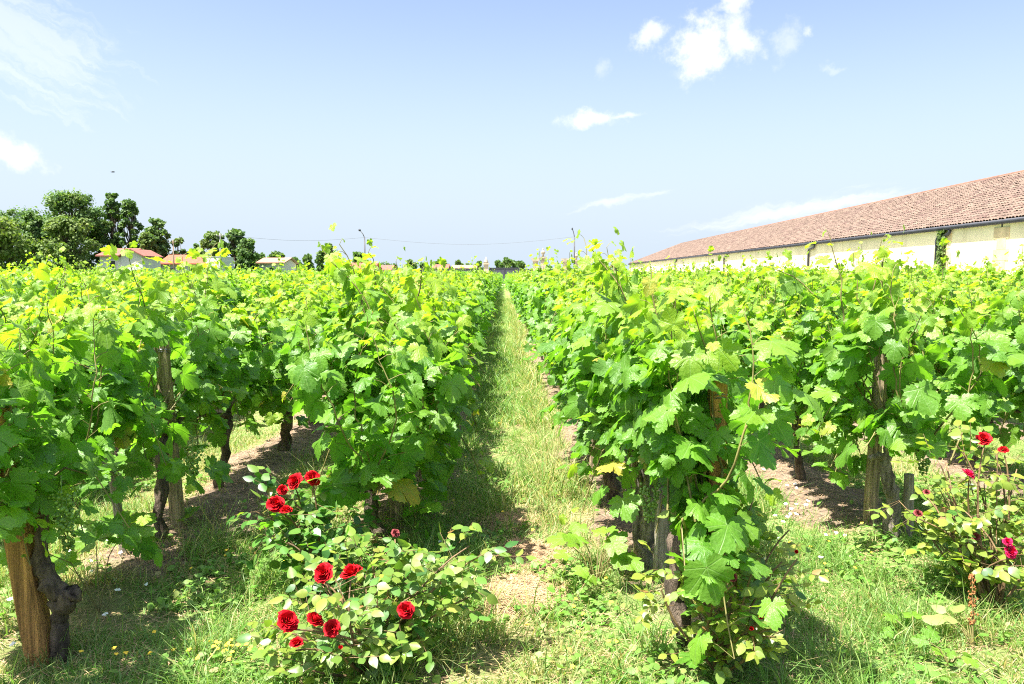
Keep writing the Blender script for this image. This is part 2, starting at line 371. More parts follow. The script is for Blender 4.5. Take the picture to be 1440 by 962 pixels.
def sward(x, y):
    """grass cover 0..1 and dryness 0..1 on the ground at x, y"""
    x, y = np.asarray(x, float), np.asarray(y, float); d = row_dist(x)
    wob = (NA(x, y, 2.1) - 0.5) * 0.22 + (NB(x, y, 6) - 0.5) * 0.12
    start = np.where(x < -1.1, 3.4, np.where(x < 0, 3.9, np.where(x < 1.3, 3.2, 4.0)))
    head = 1 / (1 + np.exp((y - start - 0.1 + wob) * 7))
    strip = np.clip((d + wob * 1.3 - np.where((x > -0.62) & (x < 0.68), 0.11, 0.20)) / 0.18, 0, 1)
    cover = np.maximum(strip * 0.95 + 0.06, head * (0.62 + 0.75 * (NC(x, y, 1.7) - 0.25)))
    in_field = (x > LX[-1] - 1) & (x < RX[-1] + 1)
    cover = np.where(in_field, cover, 0.8)
    aisle = (x > -0.5) & (x < 0.55)
    dry = np.clip((NC(x, y, 1.1) - 0.46) * 1.3 + (NB(x, y, 3.3) - 0.5) * 0.5, 0, 1)
    dry = np.where(aisle, np.clip(dry * 0.7 + np.clip((x - 0.02) / 0.35, -0.3, 1) * 0.42 * np.clip(y / 4 - 0.4, 0, 1), 0, 1), dry)
    for bx, by, br in ((0.10, 3.78, 0.15), (0.06, 3.30, 0.17), (0.03, 4.35, 0.10)):
        k = np.clip(1.25 - np.hypot((x - bx), (y - by) * 0.8) / br, 0, 1); cover = cover * (1 - 0.97 * np.clip(k * 1.6, 0, 1)); dry = np.maximum(dry, k)
    return np.clip(cover, 0, 1), np.clip(dry, 0, 1)
def ground_z(x, y):
    d = row_dist(x)
    near = np.clip((60 - np.asarray(y)) / 40, 0, 1)
    z = 0.045 * np.exp(-(d / 0.2) ** 2) * (np.asarray(y) > 3.2) + (NA(x, y, 3.0) - 0.5) * 0.03 + (NB(x, y, 11) - 0.5) * 0.016
    return z * near

# ------------------------------------------------------------------ ground and road
gx = np.concatenate([-np.geomspace(900, 5.2, 46), np.arange(-5, 5.001, 0.045), np.geomspace(5.2, 900, 46)])
gy = np.concatenate([[-60, -20, -8, -3, 0, 1], np.arange(1.5, 13, 0.05), np.geomspace(13.2, 1500, 90)])
GX, GY = np.meshgrid(gx, gy); nxg, nyg = len(gx), len(gy)
GZ = ground_z(GX, GY)
cv, dr = sward(GX, GY)
idx = np.arange(nxg * nyg).reshape(nyg, nxg)
a, b_, c_, d_ = idx[:-1, :-1].ravel(), idx[:-1, 1:].ravel(), idx[1:, 1:].ravel(), idx[1:, :-1].ravel()
GT = np.concatenate([np.c_[a, b_, c_], np.c_[a, c_, d_]])
me = tri_mesh('ground', np.c_[GX.ravel(), GY.ravel(), GZ.ravel()], GT, M['ground'], {'grassy': cv.ravel(), 'dry': dr.ravel()})
tag(link('ground', me), kind='structure')
mb = MB(); mb.add([(-90, 121, 0.006), (60, 121, 0.006), (60, 126.5, 0.006), (-90, 126.5, 0.006)], [(0, 1, 2, 3)])
tag(mb.build('road', M['road']), kind='structure')
mb = MB(); mb.add([(16.8, 4, 0.006), (18.4, 4, 0.006), (23, 121, 0.006), (16.8, 121, 0.006)], [(0, 1, 2, 3)])
tag(mb.build('yard', M['road']), kind='structure')

# ------------------------------------------------------------------ winery building
BA = rad(1.65)                                        # its long wall runs 1.65 degrees off the rows
bp0 = Vector((18.55, 0, 0))
bd = Vector((math.sin(BA), math.cos(BA), 0)); bn = Vector((math.cos(BA), -math.sin(BA), 0))
Y0, Y1, RE0, RE1 = 16.0, 146.0, 24.0, 134.0           # wall ends and ridge ends along the building
EH, RH, BW, OV = 3.52, 6.62, 7.0, 0.45
def bpt(s, o, z): return bp0 + bd * s + bn * o + Vector((0, 0, z))
winery = thing('winery_building', bpt(Y0, 0, 0), 'long low cream winery building with a hipped brown barrel-tile roof', 'building')
wl = Vector(winery.location)
def bl(s, o, z): return bpt(s, o, z) - wl
def bbox(mb, s0, s1, o0, o1, z0, z1):
    vs = [bl(s, o, z) for z in (z0, z1) for (s, o) in ((s0, o0), (s0, o1), (s1, o1), (s1, o0))]
    mb.add(vs, [(0, 1, 2, 3), (7, 6, 5, 4), (4, 5, 1, 0), (5, 6, 2, 1), (6, 7, 3, 2), (7, 4, 0, 3)])
mb = MB(); bbox(mb, Y0 + 0.2, Y1 - 0.2, 0.03, 2 * BW - 0.03, 0, EH + 0.03); mb.build('wall', M['wall'], winery)
mb = MB(); bbox(mb, Y0 + 0.17, Y1 - 0.17, 0.0, 0.027, 0, 1.02); mb.build('plinth', M['plinth'], winery)
mb = MB()                                             # the deck under the tiles: two slopes, two hips
e = [bl(Y0, 0, EH), bl(Y1, 0, EH), bl(Y1, 2 * BW, EH), bl(Y0, 2 * BW, EH), bl(RE0, BW, RH), bl(RE1, BW, RH)]
lo = [p - Vector((0, 0, 0.10)) for p in e[:4]]
mb.add(e + lo, [(0, 4, 5, 1), (1, 5, 2), (2, 5, 4, 3), (3, 4, 0), (6, 7, 8, 9), (0, 1, 7, 6), (1, 2, 8, 7), (2, 3, 9, 8), (3, 0, 6, 9)])
roof = mb.build('roof', M['under'], winery)
rng = np.random.default_rng(7)                        # barrel tiles of the slope that faces the vineyard
slope_len = math.hypot(BW, RH - EH); ncourse = 22; cl_ = slope_len / ncourse; pitch = 0.215
up = (bn * BW + Vector((0, 0, RH - EH))).normalized(); nrm = bd.cross(up); nrm = nrm if nrm.z > 0 else -nrm
cols = np.arange(Y0 + 0.1, Y1 - 0.1, pitch)
C, Rw = np.meshgrid(cols, np.arange(ncourse)); C = C.ravel(); Rw = Rw.ravel()
vfrac = (Rw + 0.5) / ncourse
keep = (C > Y0 + (RE0 - Y0) * vfrac) & (C < Y1 - (Y1 - RE1) * vfrac); C, Rw = C[keep], Rw[keep]
K = 7; th = np.linspace(0, PI, K)
L = len(C); jit = rng.normal(0, 0.012, (L, 3))
verts = np.zeros((L, 2, K, 3)); bdv, upv, nv, base = np.array(bd), np.array(up), np.array(nrm), np.array(bl(0, 0, EH))
for e_i in (0, 1):
    w_ = 0.105 if e_i == 0 else 0.085
    run = Rw * cl_ - (0.10 if e_i == 0 else 0.0) + (cl_ if e_i else 0) + jit[:, 0]
    lift = (0.045 if e_i == 0 else 0.012) + np.abs(jit[:, 2]) * 0.8
    for k in range(K):
        verts[:, e_i, k] = base + bdv * (C + jit[:, 1] * (1 if e_i else -1) + w_ * math.cos(th[k]))[:, None] + upv * run[:, None] + nv * (lift + 0.085 * math.sin(th[k]))[:, None]
fi = []
for k in range(K - 1): fi += [(k, k + 1, K + k + 1), (k, K + k + 1, K + k)]
FT = (np.array(fi)[None] + (np.arange(L) * 2 * K)[:, None, None]).reshape(-1, 3)
rn = rng.uniform(0, 1, L)
link('roof_tile_course', tri_mesh('roof_tile_course', verts.reshape(-1, 3), FT, M['tile'], {'rnd': np.repeat(rn, 2 * K)}), roof)
mb = MB(); mb.tube([bl(RE0, BW, RH + 0.03), bl(RE1, BW, RH + 0.03)], 0.13, 8); mb.tube([bl(RE1, BW, RH + 0.03), bl(Y1, 0, EH + 0.06)], 0.11, 8); mb.tube([bl(RE1, BW, RH + 0.03), bl(Y1, 2 * BW, EH + 0.06)], 0.11, 8)
mb.build('ridge_cap', M['under'], roof, True)
mb = MB(); mb.tube([bl(Y0, -0.10, EH - 0.07), bl(Y1 - 0.05, -0.10, EH - 0.07)], 0.095, 10); mb.build('gutter', M['gutter'], winery, True)
def s_for_px(px):                                     # where along the wall a picture column meets it
    d = ray(px, HY); d.z = 0; d.normalize()
    den = d.x * bd.y - d.y * bd.x
    p = bp0 + bn * 0.03
    return (p.x * d.y - p.y * d.x) / den
for px in (1318, 1138, 1019, 950):
    s = s_for_px(px); mb = MB(); g = 1.15
    mb.tube([bl(s - g, -0.10, EH - 0.14), bl(s - g, -0.10, EH - 0.26), bl(s - g * 0.85, -0.08, EH - 0.36), bl(s - 0.12, -0.07, EH - 0.44), bl(s, -0.07, EH - 0.58), bl(s, -0.07, 0.1)], 0.065, 8)
    mb.build('downpipe', M['gutter'], winery, True)
for px in (1318.5, 1406):
    s = s_for_px(px) + (-0.55 if px < 1350 else 0); mb = MB(); z = 1.1; k = 0
    if px < 1350: s += 0.0
    while z < EH - 0.3:
        h_ = 0.42; w_ = 0.30 if k % 2 else 0.52
        bbox(mb, s - w_, s + w_, 0.005, 0.029, z, z + h_); z += h_ + 0.01; k += 1
    mb.build('quoin', M['quoin'], winery)
mb = MB(); s = s_for_px(1406); bbox(mb, s - 0.03, s + 0.03, 0.01, 0.029, EH - 0.28, EH - 0.11); mb.build('wall_joint', M['gutter'], winery)
for px in (1086, 989, 957):
    s = s_for_px(px); f_ = MB(); bbox(f_, s - 0.42, s + 0.42, -0.02, 0.029, 1.1, 2.35); fr = f_.build('window', M['gutter'], winery)
    p_ = MB(); bbox(p_, s - 0.32, s + 0.32, -0.04, -0.022, 1.2, 2.25); p_.build('pane', M['dark'], fr)
rng = np.random.default_rng(31); s = s_for_px(1322); n = 900   # ivy climbing the nearest downpipe
z = rng.uniform(0.2, EH - 0.1, n); ss = s + rng.normal(0, 0.13, n) - 0.22; oo = -0.02 - rng.uniform(0, 0.16, n)
P = np.array([bpt(a, o, q) for a, o, q in zip(ss, oo, z)])
ivy = link('climbing_ivy', join_leaves('climbing_ivy', M['tree_leaf'], [leaves(MID, P, rng.normal(0, 0.5, (n, 3)) + (0, 0, -0.8), rng.normal(0, 0.4, (n, 3)) + (-0.8, 0, 0.4), rng.uniform(0.07, 0.13, n), rng, rng.uniform(0, 0.5, n))]))
tag(ivy, 'dark green ivy climbing the downpipe on the cream winery wall', 'ivy')

# ------------------------------------------------------------------ far houses, gate, lamps, poles
def house(px0, px1, ridge_y, eave_y, Y, roofm, label, depth=7.0, gable=None, wins=2, chim=False):
    a, b2 = at(px0, eave_y, Y), at(px1, eave_y, Y); L_ = b2.x - a.x; zr = at(px0, ridge_y, Y + depth / 2).z; ze = a.z
    h = thing('house', ((a.x + b2.x) / 2, Y, 0), label, 'house')
    x0, x1 = -L_ / 2, L_ / 2; mb = MB()
    if gable == 'side':                                # gable end turned to the vineyard
        mb.add([(x0, 0, 0), (x1, 0, 0), (x1, depth, 0), (x0, depth, 0), (x0, 0, ze), (x1, 0, ze), (x1, depth, ze), (x0, depth, ze), (0, 0, zr), (0, depth, zr)],
               [(0, 1, 5, 8, 4), (1, 2, 6, 5), (2, 3, 7, 9, 6), (3, 0, 4, 7), (4, 8, 9, 7), (8, 5, 6, 9)])
    else:
        mb.add([(x0, 0, 0), (x1, 0, 0), (x1, depth, 0), (x0, depth, 0), (x0, 0, ze), (x1, 0, ze), (x1, depth, ze), (x0, depth, ze), (x0, depth / 2, zr), (x1, depth / 2, zr)],
               [(0, 1, 5, 4), (1, 2, 6, 9, 5), (2, 3, 7, 6), (3, 0, 4, 8, 7), (4, 5, 9, 8), (8, 9, 6, 7)])
    mb.build('wall', M['white_wall'], h)
    mb = MB(); tk = 0.16; ov = 0.35
    if gable == 'side': segs = [((x0 - ov, ze - ov * (zr - ze) / (L_ / 2)), (0, zr)), ((0, zr), (x1 + ov, ze - ov * (zr - ze) / (L_ / 2)))]
    else: segs = [((-ov, ze - ov * (zr - ze) / (depth / 2)), (depth / 2, zr)), ((depth / 2, zr), (depth + ov, ze - ov * (zr - ze) / (depth / 2)))]
    for (p, zp), (q, zq) in segs:
        A = [(p, zp + 0.02), (q, zq + 0.02), (q, zq + tk), (p, zp + tk)]
        if gable == 'side': vs = [(u, -ov, z_) for u, z_ in A] + [(u, depth + ov, z_) for u, z_ in A]
        else: vs = [(x0 - ov, u, z_) for u, z_ in A] + [(x1 + ov, u, z_) for u, z_ in A]
        mb.add(vs, [(0, 1, 2, 3), (7, 6, 5, 4), (0, 4, 5, 1), (1, 5, 6, 2), (2, 6, 7, 3), (3, 7, 4, 0)])
    r_ = mb.build('roof', roofm, h)
    if chim: c2 = MB(); c2.box((x0 + L_ * 0.3, depth / 2 - 0.3, zr - 0.3), (x0 + L_ * 0.3 + 0.5, depth / 2 + 0.3, zr + 0.7)); c2.build('chimney', M['far_roof_pink'], r_)
    for k in range(wins):
        cx = x0 + L_ * (k + 0.5) / wins; mb = MB(); mb.box((cx - 0.4, -0.05, ze - 1.5), (cx + 0.4, -0.004, ze - 0.5)); wn = mb.build('window', M['trim'], h)
        mb = MB(); mb.box((cx - 0.32, -0.062, ze - 1.42), (cx + 0.32, -0.053, ze - 0.58)); mb.build('pane', M['dark'], wn)
    return h
hs = house(140, 176, 351, 360, 96, M['far_roof_pink'], 'white bungalow with a faded red tile roof in front of the tall trees', wins=1)
mb = MB()                                              # the wing whose gable looks at the vines
g0, g1 = at(170, 360, 95), at(200, 360, 95); gl = Vector(hs.location); zr_ = at(184, 351, 95).z
mb.add([Vector(p) - gl for p in ((g0.x, 95, 0), (g1.x, 95, 0), (g1.x, 100, 0), (g0.x, 100, 0), (g0.x, 95, g0.z), (g1.x, 95, g1.z), (g1.x, 100, g1.z), (g0.x, 100, g0.z), ((g0.x + g1.x) / 2, 95, zr_ - 0.06), ((g0.x + g1.x) / 2, 100, zr_ - 0.06))],
       [(0, 1, 5, 8, 4), (1, 2, 6, 5), (2, 3, 7, 9, 6), (3, 0, 4, 7)])
mb.build('gable_wall', M['white_wall'], hs)
mb = MB(); xm = (g0.x + g1.x) / 2
for xe, ze in ((g0.x - 0.3, g0.z - 0.12), (g1.x + 0.3, g1.z - 0.12)):
    vs = [Vector(q) - gl for q in ((xe, 94.7, ze), (xm, 94.7, zr_ - 0.05), (xm, 100.2, zr_ - 0.05), (xe, 100.2, ze))]; up_ = Vector((0, 0, 0.14))
    mb.add(vs + [v + up_ for v in vs], [(3, 2, 1, 0), (4, 5, 6, 7), (0, 1, 5, 4), (1, 2, 6, 5), (2, 3, 7, 6), (3, 0, 4, 7)])
mb.build('gable_roof', M['far_roof_pink'], hs)
house(226, 286, 360, 371, 104, M['far_roof'], 'low house with a bright orange tile roof between tree and white box', wins=2)
house(364, 398, 364, 370, 112, M['far_roof_pale'], 'house with a pale sandy roof at the end of the tree belt', wins=1)
house(472, 524, 371, 378, 122, M['far_roof'], 'low orange roof under the street lamp with the long arm', wins=2)
house(529, 548, 374, 380, 131, M['far_roof_pink'], 'small red roofed house beyond the far row ends', wins=1)
house(610, 628, 373, 379, 140, M['far_roof_pink'], 'small red roofed house next to the pale long house', wins=1)
house(637, 668, 374, 378, 146, M['far_roof_pale'], 'long pale house with a flat sandy roof by the gate', wins=3)
wb = thing('box_trailer', at(301, 388, 99) * 1.0, 'plain white box trailer parked beside the grey concrete pole', 'trailer'); wb.location.z = 0
mb = MB(); zt = at(301, 361.5, 99).z; mb.box((-0.95, 0, 0.9), (0.95, 4.5, zt)); mb.build('body', M['white_wall'], wb)
mb = MB(); mb.box((-0.98, -0.03, zt + 0.003), (0.98, 4.53, zt + 0.06)); mb.build('roof_edge', M['trim'], wb)
for sx in (-0.8, 0.8):
    mb = MB(); mb.tube([(sx - 0.1, 2.6, 0.42), (sx + 0.1, 2.6, 0.42)], 0.42, 14); mb.build('wheel', M['dark'], wb)
mb = MB(); mb.box((-0.7, -1.0, 0.78), (0.7, 4.4, 0.897)); mb.build('chassis', M['gutter'], wb)

GYD = 127.0
def pillar(px, top_y, w_px, label, kind):
    p = at(px, HY, GYD); zt = at(px, top_y, GYD).z; w2 = w_px / F * GYD / 2
    t_ = thing('gate_pillar', (p.x, GYD, 0), label, 'pillar', 'stone pillars of the estate gate')
    mb = MB(); body = zt * (0.72 if kind != 'flat' else 0.9)
    mb.box((-w2 * 1.25, -w2 * 1.25, 0), (w2 * 1.25, w2 * 1.25, 0.5)); mb.box((-w2, -w2, 0.502), (w2, w2, body)); mb.build('shaft', M['stone'], t_)
    mb = MB(); mb.box((-w2 * 1.45, -w2 * 1.45, body + 0.002), (w2 * 1.45, w2 * 1.45, body + 0.14)); mb.box((-w2 * 1.2, -w2 * 1.2, body + 0.142), (w2 * 1.2, w2 * 1.2, body + 0.26)); mb.build('capital', M['stone'], t_)
    hh = zt - body - 0.26
    if kind == 'urn':
        mb = MB(); mb.lathe([(w2 * 0.5, 0), (w2 * 0.3, hh * 0.15), (w2 * 0.85, hh * 0.45), (w2 * 0.9, hh * 0.55), (w2 * 0.35, hh * 0.72), (w2 * 0.2, hh * 0.8), (w2 * 0.32, hh * 0.9), (0.01, hh)], (0, 0, body + 0.262)); mb.build('finial', M['stone'], t_, True)
    elif kind == 'cone':
        mb = MB(); mb.lathe([(w2 * 1.0, 0), (w2 * 0.9, hh * 0.2), (w2 * 0.45, hh * 0.6), (0.02, hh)], (0, 0, body + 0.262)); mb.build('finial', M['stone'], t_, True)
    elif kind == 'flat':
        mb = MB(); mb.box((-w2 * 1.7, -w2 * 1.2, body + 0.262), (w2 * 1.7, w2 * 1.2, body + 0.5)); mb.build('cap_slab', M['stone'], t_)
pillar(683.5, 361, 6.5, 'pale stone gate pillar with a conical top beside the dark gate', 'cone')
pillar(753, 364, 7, 'flat topped stone pillar close beside the tallest urn pillar', 'flat')
pillar(763.5, 349, 7, 'tallest stone gate pillar crowned by a ball finial', 'urn')
pillar(795, 364.5, 7, 'flat topped stone pillar near the dark street lamp', 'flat')
pillar(810, 355, 6.5, 'domed stone gate pillar at the foot of the dark street lamp', 'urn')
def fence(px0, px1, ytop, Y, label, name, cat):
    a, b2 = at(px0, ytop, Y), at(px1, ytop, Y)
    t_ = thing(name, (a.x, Y, 0), label, cat); L_ = b2.x - a.x; mb = MB(); n = max(2, int(L_ / 2.5))
    mb.box((0, -0.03, 0.12), (L_, 0.03, a.z)); mb.build('panel', M['slate'], t_)
    for k in range(n + 1):
        mb = MB(); x_ = L_ * k / n; mb.box((x_ - 0.06, -0.1, 0), (x_ + 0.06, -0.032, a.z + 0.08)); mb.build('post', M['gutter'], t_)
    mb = MB(); mb.box((0, -0.075, a.z - 0.15), (L_, -0.0325, a.z - 0.05)); mb.build('rail', M['gutter'], t_)
fence(590, 679, 377.5, GYD + 0.3, 'dark fence running from the conical pillar behind the vine rows', 'boundary_fence', 'fence')
fence(688, 731, 376.5, GYD, 'dark solid gate closing the end of the grass path', 'entrance_gate', 'gate')
fence(735, 880, 378.5, GYD + 0.3, 'dark fence running behind the urn pillars', 'boundary_fence', 'fence')

def lamp(px_pole, top_y, px_head, head_y, Y, label, m_):
    p = at(px_pole, HY, Y); zt = at(px_pole, top_y, Y).z; hd = at(px_head, head_y, Y)
    t_ = thing('street_lamp', (p.x, Y, 0), label, 'street lamp', 'street lamps beyond the vines')
    mb = MB(); mb.tube([(0, 0, 0), (0, 0, zt)], [0.14, 0.09], 8); mb.build('pole', m_, t_, True)
    hx, hz = hd.x - p.x, hd.z; mb = MB(); mb.tube([(0, 0, zt - 0.05), (hx * 0.3, 0, zt + (hz - zt) * 0.45), (hx * 0.8, 0, zt + (hz - zt) * 0.95)], 0.06, 6); mb.build('arm', m_, t_, True)
    mb = MB(); mb.tube([(hx * 0.75, 0, hz - 0.02), (hx * 0.85, 0, hz), (hx * 1.1, 0, hz + 0.05), (hx * 1.2, 0, hz + 0.05)], [0.09, 0.16, 0.17, 0.07], 8); mb.build('lamp_head', M['gutter'], t_, True)
    return Vector((p.x, Y, zt))
la = lamp(513.5, 334, 505.5, 324, 120, 'grey street lamp with a long arm reaching left over orange roofs', M['pole'])
lb = lamp(807.5, 333, 804.5, 322, 124, 'slim dark street lamp behind the domed gate pillar', M['pole'])
def pole(px, top_y, Y, m_, label, r=0.13):
    p = at(px, HY, Y); zt = at(px, top_y, Y).z; t_ = thing('utility_pole', (p.x, Y, 0), label, 'pole')
    mb = MB(); mb.tube([(0, 0, 0), (0, 0, zt)], [r, r * 0.7], 8); mb.build('shaft', m_, t_, True)
    mb = MB(); mb.box((-0.4, -0.18, zt - 0.35), (0.4, -0.10, zt - 0.27)); mb.build('crossarm', m_, t_)
    for sx in (-0.33, 0.33): mb = MB(); mb.lathe([(0.04, 0), (0.05, 0.05), (0.02, 0.12)], (sx, -0.14, zt - 0.268), 8); mb.build('insulator', M['trim'], t_)
    return Vector((p.x, Y, zt - 0.15))
pa = pole(311, 328, 98, M['concrete'], 'tall grey concrete pole rising beside the white box trailer')
pb = pole(245, 337, 101, M['timber_pole'], 'short brown timber pole in front of the orange roof', 0.1)
pts = [la.lerp(lb, k / 14) - Vector((0, 0, 1.1 * math.sin(PI * k / 14))) for k in range(15)]
mb = MB(); mb.tube(pts, 0.012, 4); tag(mb.build('overhead_cable', M['pole']), 'thin overhead cable sagging between the two street lamps', 'cable')
pts = [pa.lerp(la, k / 10) - Vector((0, 0, 0.6 * math.sin(PI * k / 10))) for k in range(11)]
mb = MB(); mb.tube(pts, 0.012, 4); tag(mb.build('overhead_cable', M['pole']), 'thin overhead cable from the concrete pole to the long armed lamp', 'cable')

bt = thing('bird', at(159, 242, 70), 'tiny dark bird gliding in the sky above the trees', 'bird')
mb = MB(); mb.tube([(-0.20, 0, 0), (-0.1, 0, 0.0), (0.02, 0, 0.01), (0.12, 0, 0.02), (0.17, 0, 0.01)], [0.015, 0.04, 0.05, 0.035, 0.008], 8)
mb.add([(-0.06, 0.02, 0.02), (0.07, 0.02, 0.02), (0.05, 0.18, 0.07), (-0.02, 0.36, 0.05), (-0.09, 0.16, 0.06), (-0.06, -0.02, 0.02), (0.07, -0.02, 0.02), (0.05, -0.18, 0.07), (-0.02, -0.36, 0.05), (-0.09, -0.16, 0.06), (-0.17, 0, 0), (-0.30, 0.05, 0), (-0.30, -0.05, 0)],
       [(0, 1, 2, 4), (4, 2, 3), (6, 5, 9, 7), (7, 9, 8), (10, 11, 12)])
mb.build('bird_body', M['feather'], bt, True); bt.rotation_euler = (0.1, 0, 0.6)

# ------------------------------------------------------------------ trees
def tree(px0, px1, top_y, Y, label, seed, kind='broad', warm=0.15, n_leaf=8500, group='trees beyond the vineyard', name='broadleaf_tree', base=0.12, leaf=0.32):
    rng = np.random.default_rng(seed); a, b2 = at(px0, HY, Y), at(px1, HY, Y); wd = (b2.x - a.x) / 2; H = at(px0, top_y, Y).z
    t_ = thing(name, ((a.x + b2.x) / 2, Y, 0), label, 'tree', group, )
    mb = MB(); rr = random.Random(seed); r0 = max(0.12, H * 0.022)
    spine = [Vector((0.25 * math.sin(k * 1.3 + seed) * k / 6 * min(1, wd / 3), 0.2 * math.cos(k + seed) * k / 6, H * 0.9 * k / 6)) for k in range(7)]
    mb.tube(spine, [r0 * (1.25 - 1.1 * k / 6) for k in range(7)], 8, 0.1, rr)
    cl = []
    ncl = 70 if kind != 'small' else 20
    for k in range(ncl):
        u = rng.uniform(0, 1); z = H * (base + (1 - base) * u ** 0.8)
        if kind == 'poplar': prof = 0.5 + 0.5 * math.sin(PI * min(1, (u * 0.9 + 0.06)))
        elif kind == 'cone': prof = max(0.12, 1 - u * 0.92)
        else: prof = math.sqrt(max(0.10, 1 - ((u - 0.42) / 0.66) ** 2))
        an = rng.uniform(0, 2 * PI); q = wd * prof * rng.uniform(0.15, 1.0) ** 0.5
        cr = wd * rng.uniform(0.14, 0.34) * (0.75 if kind == 'poplar' else 1); cr = max(0.3, cr)
        c = Vector((math.cos(an) * max(0, q - cr * 0.25), math.sin(an) * max(0, q - cr * 0.25), min(z, H - cr * 0.6))); cl.append((c, cr))
        s0 = spine[min(5, max(1, int(c.z / H * 5)))]; mid = s0.lerp(c, 0.55) + Vector((0, 0, -0.08 * H * 0.3))
        mb.tube([s0, mid, c], [r0 * 0.35, r0 * 0.22, r0 * 0.07], 5)
    mb.build('trunk', M['trunk'], t_, True)
    packs = []; per = n_leaf // ncl
    for c, cr in cl:
        v = rng.normal(0, 1, (per, 3)); v = unit(v) * (rng.uniform(0.05, 1, (per, 1)) ** 0.5) * cr * rng.uniform(0.55, 1.55, (per, 1)); v[:, 2] *= 0.75
        N = unit(v + rng.normal(0, 0.5, (per, 3)) * cr + np.array((0, 0, 0.4 * cr)))
        packs.append(leaves(QUAD, np.array(c) + v, rng.normal(0, 1, (per, 3)), N, rng.uniform(0.5, 1.2, per) * leaf, rng, np.clip(rng.normal(warm, 0.12) + rng.normal(0, 0.08, per), 0, 1)))
    link('crown', join_leaves('crown', M['tree_leaf'], packs), t_)
    return t_
tree(-40, 46, 305, 88, 'olive green bushy tree at the left edge of the picture', 1, warm=0.55, leaf=0.3)
tree(-6, 74, 295, 116, 'dark spreading tree behind the olive green bush', 2, warm=0.0)
tree(62, 150, 271, 108, 'tallest broad crowned tree of the group behind the bungalow', 3, warm=0.12, n_leaf=13000)
tree(66, 134, 306, 98, 'lower rounded olive tinted tree before the tallest broad crown', 4, warm=0.42, n_leaf=9500, leaf=0.3)
tree(34, 66, 300, 104, 'slim dark tree squeezed between olive bush and broad crown', 5, warm=0.05)
tree(128, 160, 310, 112, 'grey green tree filling the gap below the poplars', 15, warm=0.1)
tree(149, 176, 273, 114, 'tall ragged poplar with a rounded tip', 6, 'poplar', warm=0.08, name='poplar_tree')
tree(171, 202, 282, 113, 'tall ragged poplar leaning over the bungalow roof', 7, 'poplar', warm=0.06, name='poplar_tree')
tree(197, 224, 328, 106, 'light green tree beside the bungalow gable', 8, warm=0.28)
tree(206, 240, 309, 110, 'dense dark rounded tree right of the bungalow', 9, warm=0.06)
tree(238, 266, 336, 112, 'small loose tree behind the brown timber pole', 10, 'small', warm=0.15, n_leaf=2600)
tree(284, 320, 327, 106, 'olive tree behind the white box trailer', 11, warm=0.33)
tree(318, 346, 323, 110, 'dark tree with a pointed top right of the concrete pole', 12, warm=0.08)
tree(334, 363, 337, 108, 'dark rounded tree next to the pointed tree', 13, warm=0.05)
tree(268, 290, 344, 114, 'dark shrubby tree between white trailer and brown pole', 14, 'small', warm=0.02, n_leaf=2600)
tree(460, 469, 343, 125, 'narrow dark cypress standing alone near the street lamp', 16, 'poplar', warm=0.0, name='cypress_tree', n_leaf=2600, leaf=0.3)
far = [(356, 374, 354, 150), (378, 402, 357, 160), (404, 425, 362, 170), (425, 440, 360, 160), (446, 460, 355, 150), (476, 482, 361, 160), (497, 512, 357, 165), (520, 560, 371, 220), (572, 584, 366, 190),
       (590, 606, 370, 230), (612, 632, 366, 220), (640, 652, 368, 240), (654, 672, 366, 210), (668, 680, 369, 230), (694, 706, 368, 230), (704, 726, 364, 200), (722, 738, 368, 220), (826, 850, 371, 230), (850, 880, 372, 240)]
for k, (a_, b2, ty, yy) in enumerate(far):
    tree(a_, b2, ty, yy, ['small far tree on the skyline between the tree belt and the cypress', 'tiny far tree on the skyline behind the red roofs', 'tiny far tree on the skyline behind the dark gate and pillars'][0 if b2 < 485 else 1 if b2 < 633 else 2], 40 + k, 'small', warm=0.05, n_leaf=1400, group='far trees on the skyline', leaf=0.7)

